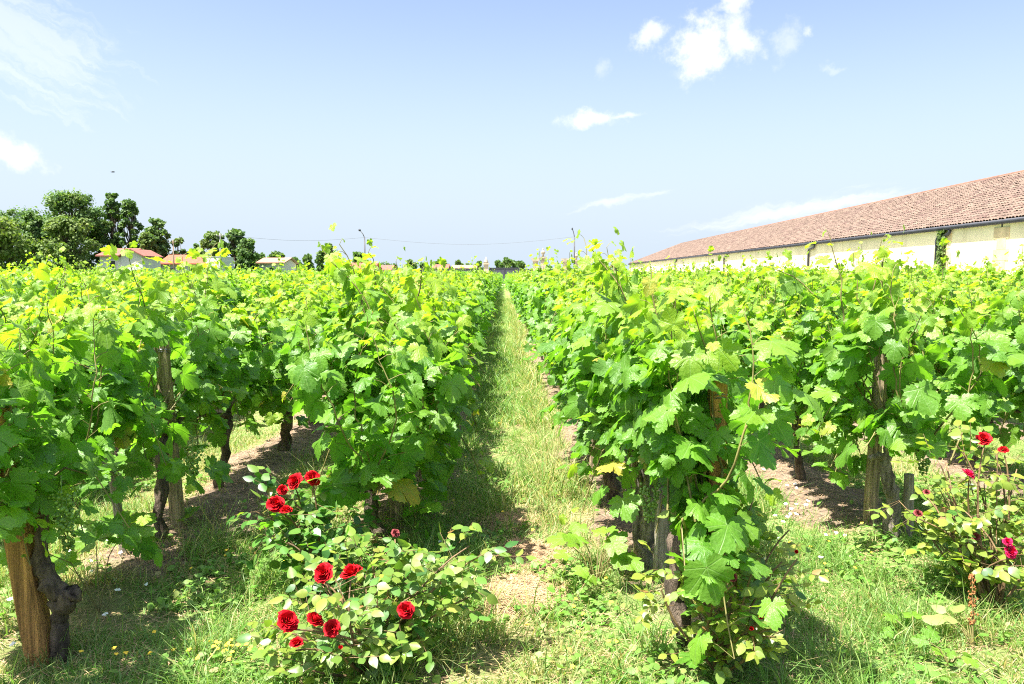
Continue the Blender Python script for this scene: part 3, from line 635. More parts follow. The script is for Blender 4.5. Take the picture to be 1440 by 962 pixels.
# ------------------------------------------------------------------ grapevines
SUNX = np.array(sv)
def vine_meshes(seed, lod, extra=(), clear=(), origin=None, hw=0.15, top=1.20, ncane=15, low=0.42, wild=1.0, tall=1, lsz=1.0, droopers=3, half=0.55, pale=False, dens=1.0):
    rng = np.random.default_rng(seed); rr = random.Random(seed)
    nodes, outs, tt, canes = [], [], [], []
    def cane(p0, p1, bulge, sag, step, young=0.72, flop=0.0):
        p0, p1 = np.array(p0, float), np.array(p1, float); Ln = np.linalg.norm(p1 - p0) * 1.08; n = max(4, int(Ln / step))
        t = np.linspace(0, 1, n)[:, None]
        pts = p0 + (p1 - p0) * t + np.array(bulge) * (np.sin(PI * t)) + np.array((0, 0, -sag)) * t ** 3
        pts += np.cumsum(rng.normal(0, 0.008, pts.shape), 0)
        canes.append((pts, 0.0045)); ph = rng.uniform(0, 6.28); side = 1.0 if p1[0] > 0 else -1.0
        for i in range(1, n):
            ti = t[i, 0]; az = ph + PI * i + rng.normal(0, 0.5)
            o = np.array((math.cos(az), math.sin(az) * 0.95, 0.15)); o[0] += 0.55 * (np.sign(pts[i, 0]) if abs(pts[i, 0]) > 0.04 else side)
            nodes.append(pts[i]); outs.append(o); tt.append(np.clip((ti - young) / (1 - young), 0, 1) if p1[2] > top * 0.85 or flop else 0.0)
    for k in range(ncane):
        y0 = -half + 2 * half * (k + 0.5) / ncane + rng.normal(0, 0.04); sx = rng.choice([-1, 1])
        p0 = (rng.normal(0, 0.04), y0, low + 0.08 + rng.uniform(0, 0.12))
        p1 = (sx * hw * rng.uniform(0.1, 0.95), y0 + rng.normal(0, 0.16), top + rng.normal(-0.05, 0.07))
        cane(p0, p1, (sx * hw * rng.uniform(0.1, 0.9), rng.normal(0, 0.06), 0), 0.0, 0.046 / dens)
    for k in range(tall):                              # long whips above the hedge
        y0 = rng.uniform(-half, half); sx = rng.choice([-1, 1])
        cane((sx * 0.1, y0, top * 0.72), (sx * hw * rng.uniform(0, 1.1), y0 + rng.normal(0, 0.25), top + rng.uniform(0.08, 0.27)), (0, 0, 0), 0.0, 0.05, 0.3)
    for a, b2, bg in extra:                             # shoots that the photograph shows plainly
        o3 = np.array((origin[0], origin[1], 0.02)); cane(np.array(a) - o3, np.array(b2) - o3, bg, 0.0, 0.062, 0.35, 1)
    for k in range(int(ncane * 0.5)):                    # low shoots and suckers that clothe the foot of the hedge
        y0 = rng.uniform(-half, half); sx = rng.choice([-1, 1])
        cane((sx * 0.04, y0, low + 0.12), (sx * hw * rng.uniform(0.5, 1.25), y0 + rng.normal(0, 0.15), low + rng.uniform(-0.14, 0.12)), (0, 0, 0.08), 0.04, 0.05, 0.9)
    for k in range(droopers):                          # shoots that arch out and hang
        y0 = rng.uniform(-half, half); sx = rng.choice([-1, 1]); z0 = rng.uniform(low + 0.15, top - 0.25)
        cane((sx * hw * 0.4, y0, z0), (sx * (hw + rng.uniform(0.04, 0.18) * wild), y0 + rng.normal(0, 0.2), z0 + rng.uniform(-0.2, 0.15)), (0, 0, 0.12), 0.14, 0.06, 0.6, 1)
    nodes, outs, tt = np.array(nodes), unit(np.array(outs)), np.array(tt)
    n = len(nodes); pl = rng.uniform(0.05, 0.11, n)[:, None] * (1 - 0.6 * tt[:, None])
    P = nodes + outs * pl + np.array((0, 0, 0.02))
    sz = np.clip(rng.normal(0.082, 0.021, n), 0.04, 0.125) * (1 - 0.62 * tt)
    m2 = rng.uniform(0, 1, n) < 0.9                    # lateral leaves
    k2 = m2.sum(); o2 = unit(outs[m2] + rng.normal(0, 0.7, (k2, 3))); P2 = nodes[m2] + o2 * rng.uniform(0.06, 0.16, (k2, 1))
    P = np.vstack([P, P2]); O = np.vstack([outs, o2]); sz = np.r_[sz, np.clip(rng.normal(0.072, 0.02, k2), 0.035, 0.115) * (1 - 0.5 * tt[m2])]; tn = np.r_[tt, tt[m2]]
    z = P[:, 2]; hsel = np.clip((z - top + 0.28) / 0.4, 0, 1)
    tint = np.clip(tn * 0.85 + hsel * rng.uniform(0, 0.52, len(P)) + np.clip(rng.normal(-0.05, 0.12, len(P)), 0, 1), 0, 1)
    Oh = O.copy(); Oh[:, 2] = 0; Oh = unit(Oh)
    N = Oh * rng.uniform(0.25, 1.0, (len(P), 1)) + np.array((0, 0, 0.62)) + SUNX * 0.30 + rng.normal(0, 0.46, (len(P), 3))
    T = Oh * 0.55 + np.array((0, 0, -0.75)) + rng.normal(0, 0.38, (len(P), 3)); T[tn > 0.5] += (0, 0, 0.6)
    if clear:
        C_ = P + unit(T) * sz[:, None] * 0.45 + np.array((origin[0], origin[1], 0.02)); ok = np.ones(len(P), bool)
        for px, py, Y, rr_ in clear:
            a = np.array(at(px, py, Y)); d = unit(np.array((0, 0, CH)) - a); u = np.clip(((C_ - a) @ d), 0.0, 1.2)
            ok &= np.linalg.norm(C_ - a - u[:, None] * d, axis=1) > rr_
        P, T, N, sz, tint = P[ok], T[ok], N[ok], sz[ok], tint[ok]; n = int(ok[:n].sum()); nodes = nodes[ok[:len(nodes)]]
    fol = join_leaves('foliage', M['vine'], [leaves(HI if lod == 0 else MID, P, T, N, sz * 1.12 * lsz, rng, tint, fold=0.30, droop=0.42, wave=0.15)])
    mb = MB()
    for pts, r in canes: mb.tube(pts[::1 if lod == 0 else 3], [r * (1.1 - 0.75 * i / len(pts[::1 if lod == 0 else 3])) for i in range(len(pts[::1 if lod == 0 else 3]))], 4, cap=False)
    if lod == 0:
        for a, b2 in zip(nodes, P[:n]):
            mb.tube([a, (a + b2) / 2 + np.array((0, 0, 0.008)), b2], 0.0014, 3, cap=False)
    cn = mb.mesh('canes', M['cane'], True)
    mb = MB(); zz = low + 0.06; x = y = 0.0; pts = []; rads = []
    nseg = 9; r0 = rng.uniform(0.022, 0.033)
    for k in range(nseg):
        u = k / (nseg - 1); pts.append((x, y, -0.03 + zz * u + 0.03 * (k > 0))); rads.append(r0 * (1.25 - 0.35 * u + (0.35 if k >= nseg - 2 else 0) + rng.uniform(-0.15, 0.25)))
        x += rng.normal(0, 0.016); y += rng.normal(0, 0.02)
    mb.tube(pts, rads, 10, 0.22, rr)
    for s in (-1, 1):
        arm = [Vector(pts[-1]), Vector((x * 0.6, y + s * 0.12, zz + 0.03)), Vector((0, y + s * 0.3, zz + 0.06)), Vector((0.0, s * half * 0.92, zz + 0.08))]
        mb.tube(arm, [r0 * 0.95, r0 * 0.65, r0 * 0.42, 0.010], 7, 0.15, rr)
    tk = mb.mesh('trunk', M['bark_pale'] if pale else M['bark'], True)
    return tk, cn, fol
def bunch_mesh(seed, L_=0.15):
    rng = np.random.default_rng(seed); mb = MB()
    ico = [(0, 0, 1)] + [(0.894 * math.cos(2 * PI * k / 5), 0.894 * math.sin(2 * PI * k / 5), 0.447) for k in range(5)] + [(0.894 * math.cos(2 * PI * (k + .5) / 5), 0.894 * math.sin(2 * PI * (k + .5) / 5), -0.447) for k in range(5)] + [(0, 0, -1)]
    fc = [(0, 1 + k, 1 + (k + 1) % 5) for k in range(5)] + [(1 + k, 6 + k, 1 + (k + 1) % 5) for k in range(5)] + [(1 + (k + 1) % 5, 6 + k, 6 + (k + 1) % 5) for k in range(5)] + [(11, 6 + (k + 1) % 5, 6 + k) for k in range(5)]
    for k in range(95):
        u = rng.uniform(0, 1); rr_ = 0.045 * (1 - 0.75 * u) * (0.6 + 0.4 * rng.uniform()) + 0.004; an = rng.uniform(0, 6.28); r = rng.uniform(0.0055, 0.0085)
        c = (rr_ * math.cos(an), rr_ * math.sin(an), -L_ * u)
        mb.add([(c[0] + r * p[0], c[1] + r * p[1], c[2] + r * p[2]) for p in ico], fc)
    mb.tube([(0, 0, 0.05), (0, 0, -L_)], 0.002, 4)
    return mb.mesh('grape_bunch', M['grape'], True)
BUNCH = [bunch_mesh(k) for k in range(3)]

ORD = ['first', 'second', 'third', 'fourth', 'fifth', 'sixth', 'seventh', 'eighth', 'ninth', 'tenth']
def row_words(side, i):
    s = 'left' if side < 0 else 'right'
    return f'the row just {s} of the path' if i == 0 else f'the {ORD[i]} row {s} of the path' if i < 10 else f'the rows far {s} of the path'
# old trunks that show plainly: base pixel, stem points and radii, arm points and radii, bark
OLD = {(-1, 1, 0): (84, 925, [(0, 0, -0.02), (0.0, 0, 0.10), (0.008, 0, 0.17), (0.02, 0, 0.22), (-0.02, 0.0, 0.27), (-0.05, 0, 0.34), (-0.045, 0, 0.44), (-0.04, 0.02, 0.56)], [0.034, 0.027, 0.028, 0.036, 0.033, 0.028, 0.019, 0.014], [(0.01, 0, 0.17), (0.045, 0, 0.225), (0.062, 0, 0.235), (0.06, 0.0, 0.255)], [0.024, 0.034, 0.028, 0.010], 'bark'),
       (1, 1, 0): (1254, 772, [(0, 0, -0.02), (-0.01, 0, 0.13), (0.0, 0, 0.25), (-0.03, 0, 0.34), (-0.045, 0, 0.44), (-0.03, 0, 0.56)], [0.045, 0.038, 0.036, 0.03, 0.026, 0.018], [(-0.03, 0, 0.46), (-0.08, 0, 0.47), (-0.13, 0.0, 0.46)], [0.018, 0.018, 0.010], 'bark_pale'),
       (1, 0, 1): (908, 806, [(0, 0, -0.02), (0.0, 0, 0.12), (0.01, 0, 0.24), (0.01, 0, 0.36), (0.0, 0, 0.52)], [0.036, 0.03, 0.042, 0.036, 0.018], [(-0.005, 0, 0.05), (-0.04, 0, 0.14), (-0.035, 0.02, 0.3), (-0.03, 0.02, 0.5)], [0.024, 0.02, 0.017, 0.013], 'bark_pale')}
def old_trunk(px, py, pp, rd, ap, ard, bark, origin):
    off = on_ground(px, py) - Vector((origin[0], origin[1], 0.02)); rr = random.Random(px); mb = MB()
    for P_, R_ in ((pp, rd), (ap, ard)):
        fine, fr = [], []
        for k in range(len(P_) - 1):
            for q in range(4):
                fine.append(off + Vector(P_[k]).lerp(Vector(P_[k + 1]), q / 4) + Vector((rr.uniform(-1, 1), rr.uniform(-1, 1), 0)) * 0.005); fr.append((R_[k] + (R_[k + 1] - R_[k]) * q / 4) * rr.uniform(0.85, 1.2))
        fine.append(off + Vector(P_[-1])); fr.append(R_[-1]); mb.tube(fine, fr, 14, 0.2, rr)
    return mb.mesh('trunk', M[bark], True)
SPECIAL = {(-1, 1, 0): dict(seed=901, lod=0, hw=0.15, lsz=0.85, top=1.25, ncane=20, low=0.38, droopers=5, tall=1, extra=[((-1.75, 2.8, 0.8), (-1.60, 2.62, 0.40), (0, -0.05, 0.05)), ((-1.7, 2.8, 0.8), (-1.78, 2.6, 0.42), (0, -0.05, 0.05))]),
           (-1, 1, 1): dict(seed=906, lod=0, hw=0.16, top=1.26, ncane=17, low=0.48, droopers=2, tall=2, clear=[(232, 502, 4.15, 0.09), (234, 525, 4.15, 0.08), (236, 550, 4.15, 0.07), (238, 570, 4.15, 0.05)]),
           (-1, 0, 0): dict(seed=902, lod=0, hw=0.25, top=1.25, ncane=22, low=0.30, droopers=8, wild=1.6, tall=3, extra=[((-0.35, 3.8, 0.75), at(645, 452, 3.55), (0, 0, 0.03)), ((-0.6, 4.0, 1.1), at(447, 342, 3.95), (0, 0, 0.02)), ((-0.7, 4.1, 1.1), at(470, 350, 4.1), (0.03, 0, 0))]),
           (1, 0, 0): dict(seed=903, lod=0, hw=0.09, top=1.22, ncane=13, low=0.36, droopers=2, half=0.26, wild=0.6, tall=0, extra=[((0.68, 2.8, 0.5), at(1000, 850, 2.62), (0, -0.06, 0.06)), ((0.7, 2.8, 0.55), at(1042, 835, 2.64), (0.03, -0.06, 0.05)), ((0.66, 2.8, 0.5), at(972, 830, 2.66), (-0.02, -0.05, 0.05)), ((0.62, 2.9, 1.0), at(925, 372, 2.95), (-0.02, 0, 0.02)), ((0.66, 2.8, 0.5), at(985, 790, 2.7), (0, -0.05, 0.05)), ((0.7, 2.8, 0.5), at(1045, 770, 2.75), (0.03, -0.05, 0.05)), ((0.72, 2.8, 0.6), at(1090, 600, 2.75), (0, -0.05, 0.05))],
                           clear=[(1007, 560, 2.80, 0.06), (1005, 650, 2.80, 0.05), (918, 700, 3.35, 0.09), (920, 735, 3.35, 0.09), (920, 770, 3.3, 0.09), (922, 805, 3.3, 0.09)]),
           (1, 0, 1): dict(seed=904, lod=0, hw=0.17, top=1.24, ncane=17, low=0.44, droopers=3, tall=1, clear=[(918, 700, 3.35, 0.09), (920, 735, 3.35, 0.09), (920, 770, 3.3, 0.09), (922, 805, 3.3, 0.09)], extra=[((0.6, 3.6, 1.1), at(835, 345, 3.8), (0, 0, 0.04)), ((0.6, 3.8, 1.1), at(850, 365, 4.0), (0, 0, 0.1))]),
           (1, 0, 2): dict(seed=907, lod=0, hw=0.17, top=1.24, ncane=18, low=0.38, droopers=3, tall=2),
           (-1, 0, 1): dict(seed=908, lod=0, hw=0.20, top=1.24, ncane=18, low=0.36, droopers=4, tall=3),
           (1, 1, 0): dict(seed=905, lod=0, hw=0.22, top=1.27, ncane=19, low=0.42, droopers=5, tall=3, extra=[((1.95, 4.2, 1.1), at(1236, 340, 4.2), (0, 0, 0)), ((1.8, 4.2, 1.1), at(1168, 338, 4.3), (0, 0, 0)), ((1.9, 4.5, 1.1), at(1062, 372, 4.6), (0, 0, 0.05))],
                           clear=[(1236, 512, 4.2, 0.08), (1237, 540, 4.2, 0.08), (1237, 565, 4.2, 0.07), (1226, 640, 4.15, 0.09), (1224, 690, 4.15, 0.11), (1248, 670, 4.0, 0.09), (1254, 720, 4.0, 0.1)])}
VA = [vine_meshes(100 + k, 0, hw=0.14 + 0.025 * (k % 3), top=1.20 + 0.035 * (k % 4), droopers=2 + k % 3, low=0.40 + 0.02 * (k % 3), tall=1 + k % 3) for k in range(7)]
VB = [vine_meshes(200 + k, 1, hw=0.14 + 0.025 * (k % 3), top=1.22 + 0.04 * (k % 4), droopers=1 + k % 3, tall=1 + k % 3) for k in range(8)]
rng = np.random.default_rng(5)
spots = []
for x, y0, side, i in rows:
    y = y0; k = 0
    while y < ROW_END - 0.5:
        if abs(x) < 0.66 * y + 0.9:
            dist = math.hypot(x, y); spots.append([dist * (0.50 if i == 0 else 0.85 if i == 1 else 1.0), dist, x, y, side, i, k])
        k += 1; y += (0.72 if (side, i, k) == (1, 0, 1) else 1.04)
spots.sort(key=lambda s: s[0])
NEAR, FAR = spots[:296], spots[296:]
EDGE = []                                            # a few more vines just past the picture's edges
for x, y0, side, i in rows:
    for k in range(10):
        y = y0 + 1.04 * k
        if i < 9 and y < 10 and 0.66 * y + 0.9 <= abs(x) < 0.66 * y + 2.4: EDGE.append([0, math.hypot(x, y), x, y, side, i, -1])
seen = {}
for key, dist, x, y, side, i, k in sorted(NEAR, key=lambda s: (s[4], s[5], s[6])) + EDGE:  #=lambda s: (s[4], s[5], s[6])):
    j = seen.get((side, i), 0); seen[(side, i)] = j + 1
    uni = 10 if i == 0 else 5 if i == 1 else 3 if i == 2 else 2
    rw = row_words(side, i)
    if k < 0: lab = f'grapevine beyond the {"left" if side < 0 else "right"} edge of the picture near the row ends'; seen[(side, i)] = j
    elif i >= 10: lab = 'bushy grapevine deep in ' + rw
    elif j < uni: lab = (f'{ORD[j]} grapevine from the near end of {rw}' if k == j else f'{ORD[j]} grapevine in view along {rw}')
    else: lab = f'grapevine well down {rw}, beyond its {ORD[uni - 1]} vine'
    sp = SPECIAL.get((side, i, k))
    ms = vine_meshes(origin=(x, y), **sp) if sp else (VA[rng.integers(len(VA))] if dist < 8.5 else VB[rng.integers(len(VB))])
    jx = rng.normal(0, 0.025) if not sp else 0
    v = thing('grapevine', (x + jx, y, 0.02), lab, 'grapevine', 'grapevines in the vineyard rows', 0.0 if sp else (PI if rng.uniform() < 0.5 else 0) + rng.normal(0, 0.05))
    s = (rng.uniform(0.80, 1.06) if i == 0 else rng.uniform(0.84, 1.07)) if not sp else 1.0; v.scale = (rng.uniform(0.78, 1.15) if not sp else 1, 1, s)
    if (side, i, k) in OLD: v.rotation_euler.z = 0; ms = (old_trunk(*OLD[(side, i, k)], (x, y)),) + tuple(ms[1:])
    for nm, me in zip(('trunk', 'canes', 'foliage'), ms): link(nm, me, v)
    if dist < 5.2 and (side, i, k) != (1, 0, 0):
        for q in range(3 if sp else 2):
            g = link('grape_bunch', BUNCH[q % 3], v); g.location = (rng.uniform(0.06, 0.2) * (1 if rng.uniform() < 0.5 else -1), rng.uniform(-0.4, 0.4), rng.uniform(0.46, 0.60)); g.rotation_euler = (0, 0, rng.uniform(0, 6))
# the rest of the vineyard reads as one mass
rng = np.random.default_rng(11); packs = []
for lim0, lim1, nl, s0 in ((0, 34, 330, 0.14), (34, 62, 150, 0.19), (62, 400, 62, 0.26)):
    fs = [f for f in FAR if lim0 <= f[1] < lim1]
    if not fs: continue
    fx = np.repeat([f[2] for f in fs], nl); fy = np.repeat([f[3] for f in fs], nl); n = len(fx)
    y = fy + rng.uniform(-0.54, 0.54, n)
    topz = 1.37 + (NA(fx * 0.37 + 3, y, 1.4) - 0.5) * 0.42 + (NB(fx, y, 4) - 0.5) * 0.16
    u = rng.uniform(0, 1, n); z = 0.42 + (topz - 0.42) * u ** 0.75
    sx = rng.normal(0, 0.19, n) * (1.05 - 0.35 * u)
    wh = rng.uniform(0, 1, n) < 0.03; z = np.where(wh, topz + rng.uniform(0.02, 0.22, n), z)
    tint = np.clip(np.clip((z - topz + 0.22) / 0.32, 0, 1) * rng.uniform(0.1, 0.8, n) + np.clip(rng.normal(-0.05, 0.1, n), 0, 1), 0, 1)
    N = np.c_[np.sign(sx) * rng.uniform(0.2, 1, n), np.zeros(n), np.full(n, 0.62)] + SUNX * 0.3 + rng.normal(0, 0.35, (n, 3))
    T = np.c_[np.sign(sx) * 0.5, np.zeros(n), np.full(n, -0.7)] + rng.normal(0, 0.4, (n, 3))
    packs.append(leaves(LOW, np.c_[fx + sx, y, z], T, N, s0 * 0.88 * rng.uniform(0.6, 1.15, n) * np.where(wh, 0.55, 1), rng, tint))
mass = link('far_vines', join_leaves('far_vines', M['vine'], packs))
tag(mass, 'endless mass of vine tops stretching away to the houses', 'vineyard', kind='stuff')

# ------------------------------------------------------------------ posts and stakes
def post(px, py, z_top, w_, mat, label, name='vineyard_post', tilt=(0, 0), square=True, wire=True, Y=None, X=None, group='wooden posts of the vine trellis'):
    p = on_ground(px, py) if px is not None else Vector((X, Y, 0)); rr = random.Random(int(p.x * 1000) ^ int(p.y * 977))
    t_ = thing(name, (p.x, p.y, float(ground_z(np.array([p.x]), np.array([p.y]))[0]) - 0.02), label, 'post' if name == 'vineyard_post' else 'stake', group)
    mb = MB(); n = 5; h = w_ / 2
    if square:
        vs = []; fs = []; c = h * 0.28
        for k in range(n + 1):
            z = z_top * k / n; ox, oy = tilt[0] * z, tilt[1] * z; s = h * (1 + rr.uniform(-0.05, 0.05))
            ring = [(s, s - c), (s - c, s), (c - s, s), (-s, s - c), (-s, c - s), (c - s, -s), (s - c, -s), (s, c - s)]
            vs += [(ox + a, oy + b2, z + (rr.uniform(-0.006, 0.006) if k == n else 0)) for a, b2 in ring]
        for k in range(n):
            for q in range(8): fs.append((k * 8 + q, k * 8 + (q + 1) % 8, (k + 1) * 8 + (q + 1) % 8, (k + 1) * 8 + q))
        fs.append(tuple(range(n * 8, n * 8 + 8))); mb.add(vs, fs)
    else:
        mb.tube([(tilt[0] * z_top * k / n, tilt[1] * z_top * k / n, z_top * k / n) for k in range(n + 1)], [h * (1 + rr.uniform(-0.06, 0.06)) for k in range(n + 1)], 9, 0.04, rr)
    mb.build('shaft', mat, t_)
    if wire:
        for zz in ((0.93, 0.6) if z_top > 0.9 else (z_top * 0.8,)):
            mb = MB(); r = h * 1.14 if not square else h * 1.2
            for dz in (0, 0.012): mb.tube([(tilt[0] * zz + r * math.cos(2 * PI * k / 10), tilt[1] * zz + r * math.sin(2 * PI * k / 10), zz + dz + 0.006 * math.sin(k)) for k in range(11)], 0.0022, 4)
            mb.build('wire_tie', M['wire'], t_)
    return t_
post(60, 926, 1.02, 0.078, M['post_orange'], 'fresh orange wooden end post beside the gnarled first vine of the left row', tilt=(-0.14, 0.02))
post(252, 752, 1.03, 0.075, M['post'], 'grey brown post whose top shows above the leaves left of the roses', tilt=(-0.05, -0.02), square=False)
post(1004, 918, 1.0, 0.060, M['post_orange'], 'brown end post wrapped by the first vine right of the path', tilt=(0.0, 0.03))
post(1222, 748, 1.02, 0.070, M['post'], 'thick upright brown post before the second row right of the path', tilt=(0.035, 0.0), square=False)
post(557, 742, 0.95, 0.055, M['post'], 'brown post under the leaves behind the red roses', tilt=(-0.02, 0), wire=False)
G = 'short stakes at the vine trunks'
post(176, 792, 0.40, 0.042, M['post_grey'], 'leaning pale stake with a cut top near the broad hanging leaf', 'wooden_stake', (-0.1, 0), False, False, group=G)
post(927, 828, 0.42, 0.055, M['post_grey'], 'grey split stake beside the pale stump right of the path', 'wooden_stake', (0.03, 0), True, True, group=G)
post(1276, 770, 0.34, 0.05, M['post_grey'], 'short grey stake beside the peeling pale trunk', 'wooden_stake', (-0.02, 0), False, False, group=G)
post(898, 800, 0.55, 0.045, M['post'], 'dark leaning stake behind the pale stump right of the path', 'wooden_stake', (-0.03, 0), False, False, group=G)
rr = random.Random(3)
for side, xs in ((-1, LX[0]), (1, RX[0])):
    k = 0; y = 5.2
    while y < 30:
        big = k % 5 == 3
        post(None, None, 1.0 if big else rr.uniform(0.5, 0.7), 0.07 if big else 0.04, M['post'] if rr.random() < 0.6 else M['post_grey'], ('trellis post' if big else 'thin wooden stake') + f' standing down {row_words(side, 0)} among the trunks',
             'vineyard_post' if big else 'wooden_stake', (rr.uniform(-0.06, 0.06), rr.uniform(-0.05, 0.05)), not big, False, Y=y, X=xs - side * 0.05 + rr.uniform(-0.03, 0.03), group='wooden posts of the vine trellis' if big else G)
        y += 1.04; k += 1

for x, y0, side, i in rows:                           # the trellis wires of the nearest rows
    if i > 1: continue
    for zz, wd_ in ((0.60, 'lower'), (0.98, 'upper')):
        rr = random.Random(int(x * 100)); pts = [(x + rr.uniform(-0.02, 0.02), y0 - 0.25 + 2.4 * k, zz + rr.uniform(-0.015, 0.015)) for k in range(18)]
        mb = MB(); mb.tube(pts, 0.0016, 4); tag(mb.build('trellis_wire', M['wire']), f'{wd_} steel wire strung through the vines of {row_words(side, i)}', 'wire', 'trellis wires of the nearest rows')

# ------------------------------------------------------------------ roses
def bloom_mesh(seed, mat, name='rose_bloom'):
    rng = np.random.default_rng(seed); V, T = [], []; g = 6; az0 = 0.0
    for layer, (npet, R, H) in enumerate(((2, 0.10, 0.66), (3, 0.19, 0.70), (4, 0.29, 0.66), (5, 0.40, 0.56), (5, 0.52, 0.42), (6, 0.62, 0.26))):
        az0 += 0.7; u = layer / 5
        for k in range(npet):
            az = az0 + 2 * PI * k / npet + rng.normal(0, 0.12); half = PI / npet * rng.uniform(1.0, 1.45); o = len(V); Rk = R * rng.uniform(0.9, 1.08); Hk = H * rng.uniform(0.9, 1.08); ph = rng.uniform(0, 6)
            for a in range(g):
                s = a / (g - 1)
                for b2 in range(g):
                    q = (b2 / (g - 1) - 0.5) * 2; top = 1 - 0.22 * q * q
                    r = Rk * (0.25 + 0.75 * math.sin(min(1.0, s * 1.25) * PI / 2)) + (0.05 + 0.20 * u) * max(0, s - 0.6) ** 1.5 * 2.2 + 0.03 * abs(q) * s
                    z = Hk * s * top - (0.18 * u) * max(0, s - 0.7) * 1.6 + 0.035 * math.sin(3.5 * q + ph) * s
                    th = az + q * half * (0.35 + 0.65 * math.sin(PI * (0.15 + 0.6 * s)))
                    r *= rng.normal(1, 0.05); z += rng.normal(0, 0.022); V.append((r * math.cos(th), r * math.sin(th), z - 0.1))
            for a in range(g - 1):
                for b2 in range(g - 1):
                    i = o + a * g + b2; T += [(i, i + 1, i + g + 1), (i, i + g + 1, i + g)]
    return tri_mesh(name, np.array(V) * 0.66, np.array(T), mat)
BL = [bloom_mesh(k, M['petal']) for k in range(4)]; BLP = [bloom_mesh(10 + k, M['petal_pink']) for k in range(2)]; BLD = [bloom_mesh(20, M['petal_dry'])]
def rose_bush(name_label, base, canes, blooms, seed, n_comp, fill, warm=0.2, height=0.5, leaf=0.040, dry=()):
    """base on the ground, canes = tip points, blooms = (px, py, Y, diameter in px, kind), fill = ellipsoids that hold foliage"""
    rng = np.random.default_rng(seed); t_ = thing('rose_bush', base, name_label, 'rose bush', None); bv = Vector(base)
    tips = [Vector(c) for c in canes]; heads = []
    for px, py, Y, dpx, kind in blooms:
        Y -= 0.10; p = at(px, py, Y); heads.append((p, dpx / F * Y, kind)); tips.append(p - Vector((0, 0.01, 0.02)))
    mb = MB(); P, T, N, SZ = [], [], [], []
    def comp(p, d):                                     # a leaf of five leaflets
        d = unit(np.array(d)); side = unit(np.cross(d, (0, 0, 1.0)) + 1e-6); L_ = leaf * rng.uniform(1.1, 1.7); nn = np.array((0, 0, 1.0)) + rng.normal(0, 0.45, 3) + SUNX * 0.3 + np.array((0, -0.35, 0))
        mb.tube([p, p + d * L_ * 2.0], 0.0011, 3, cap=False)
        for s, sd, sc in ((0.9, 1, 0.8), (0.9, -1, 0.8), (1.55, 1, 0.95), (1.55, -1, 0.95), (2.0, 0, 1.1)):
            P.append(p + d * L_ * s); dd = d * (0.5 if sd else 1) + side * sd * 0.95 + np.array((0, 0, -0.25)) + rng.normal(0, 0.2, 3); T.append(dd); N.append(nn + rng.normal(0, 0.25, 3)); SZ.append(leaf * sc * rng.uniform(0.85, 1.35))
    for tip in tips:
        l = tip - bv; pts = []; n = 9; bend = Vector((rng.normal(0, 0.04), rng.normal(0, 0.04), 0))
        for k in range(n):
            u = k / (n - 1); pts.append(Vector((l.x * u ** 1.4, l.y * u ** 1.4, l.z * (1 - (1 - u) ** 1.25))) + bend * math.sin(PI * u))
        mb.tube(pts, [0.0062 - 0.004 * k / n for k in range(n)], 5, cap=False)
        for k in range(2, n - 1):
            for rep in range(2 if k > 3 else 1):
                if rng.uniform() < 0.75:
                    a = rng.uniform(0, 6.28); comp(np.array(pts[k]), (math.cos(a), math.sin(a), rng.uniform(-0.1, 0.7)))
    for k in range(n_comp):
        c, r = fill[k % len(fill)]; v = unit(rng.normal(0, 1, 3)) * rng.uniform(0.25, 1) ** 0.5 * np.array(r); p = np.array(c) + v - np.array(base)
        if p[2] < 0.03: continue
        comp(p, unit(v) + rng.normal(0, 0.6, 3) + np.array((0, -0.2, 0.2)))
        if k % 4 == 0: mb.tube([Vector((p[0] * 0.3, p[1] * 0.3, p[2] * 0.45)), Vector(p) * 0.7 + Vector((0, 0, 0.02)), p], 0.0022, 4, cap=False)
    mb.build('canes', M['rose_cane'], t_, True)
    keep = []                                           # leaves on the camera side of each bloom are left out
    for q, p in enumerate(P):
        wp = Vector(p) + bv; ok = True
        for hp, dm, kind in heads:
            d = hp + Vector((0, -0.16, 0.08)) - hp; u = max(0, min(1, (wp - hp).dot(d) / d.length_squared))
            if (wp - hp - d * u).length < dm * 0.5 + 0.028: ok = False
        keep.append(ok)
    P, T, N, SZ = [[a for a, k in zip(l, keep) if k] for l in (P, T, N, SZ)]
    tint = np.clip(rng.normal(warm, 0.22, len(P)), 0, 1)
    link('foliage', join_leaves('foliage', M['rose_leaf'], [leaves(OVATE, np.array(P), np.array(T), np.array(N), np.array(SZ), rng, tint, fold=0.35, droop=0.25, wave=0.05, width=1.15)]), t_)
    for k, (p, dm, kind) in enumerate(heads):
        me = {'r': BL, 'p': BLP, 'd': BLD, 'b': BL}[kind]; me = me[k % len(me)]
        o = link('dried_bloom' if kind == 'd' else 'rose_bud' if kind == 'b' else 'rose_bloom', me, t_); o.location = p - bv
        s = dm * rng.uniform(0.86, 1.04); o.scale = (s, s, s * 0.95) if kind != 'b' else (s * 0.7, s * 0.7, s * 1.6)
        o.rotation_euler = (rng.uniform(0.1, 1.15), rng.uniform(-0.7, 0.7), rng.uniform(0, 6.28) * 0 + rng.uniform(-0.5, 0.5))
        if kind == 'p': o['label'] = 'pinkish red bloom'
    return t_
b0 = on_ground(520, 955)
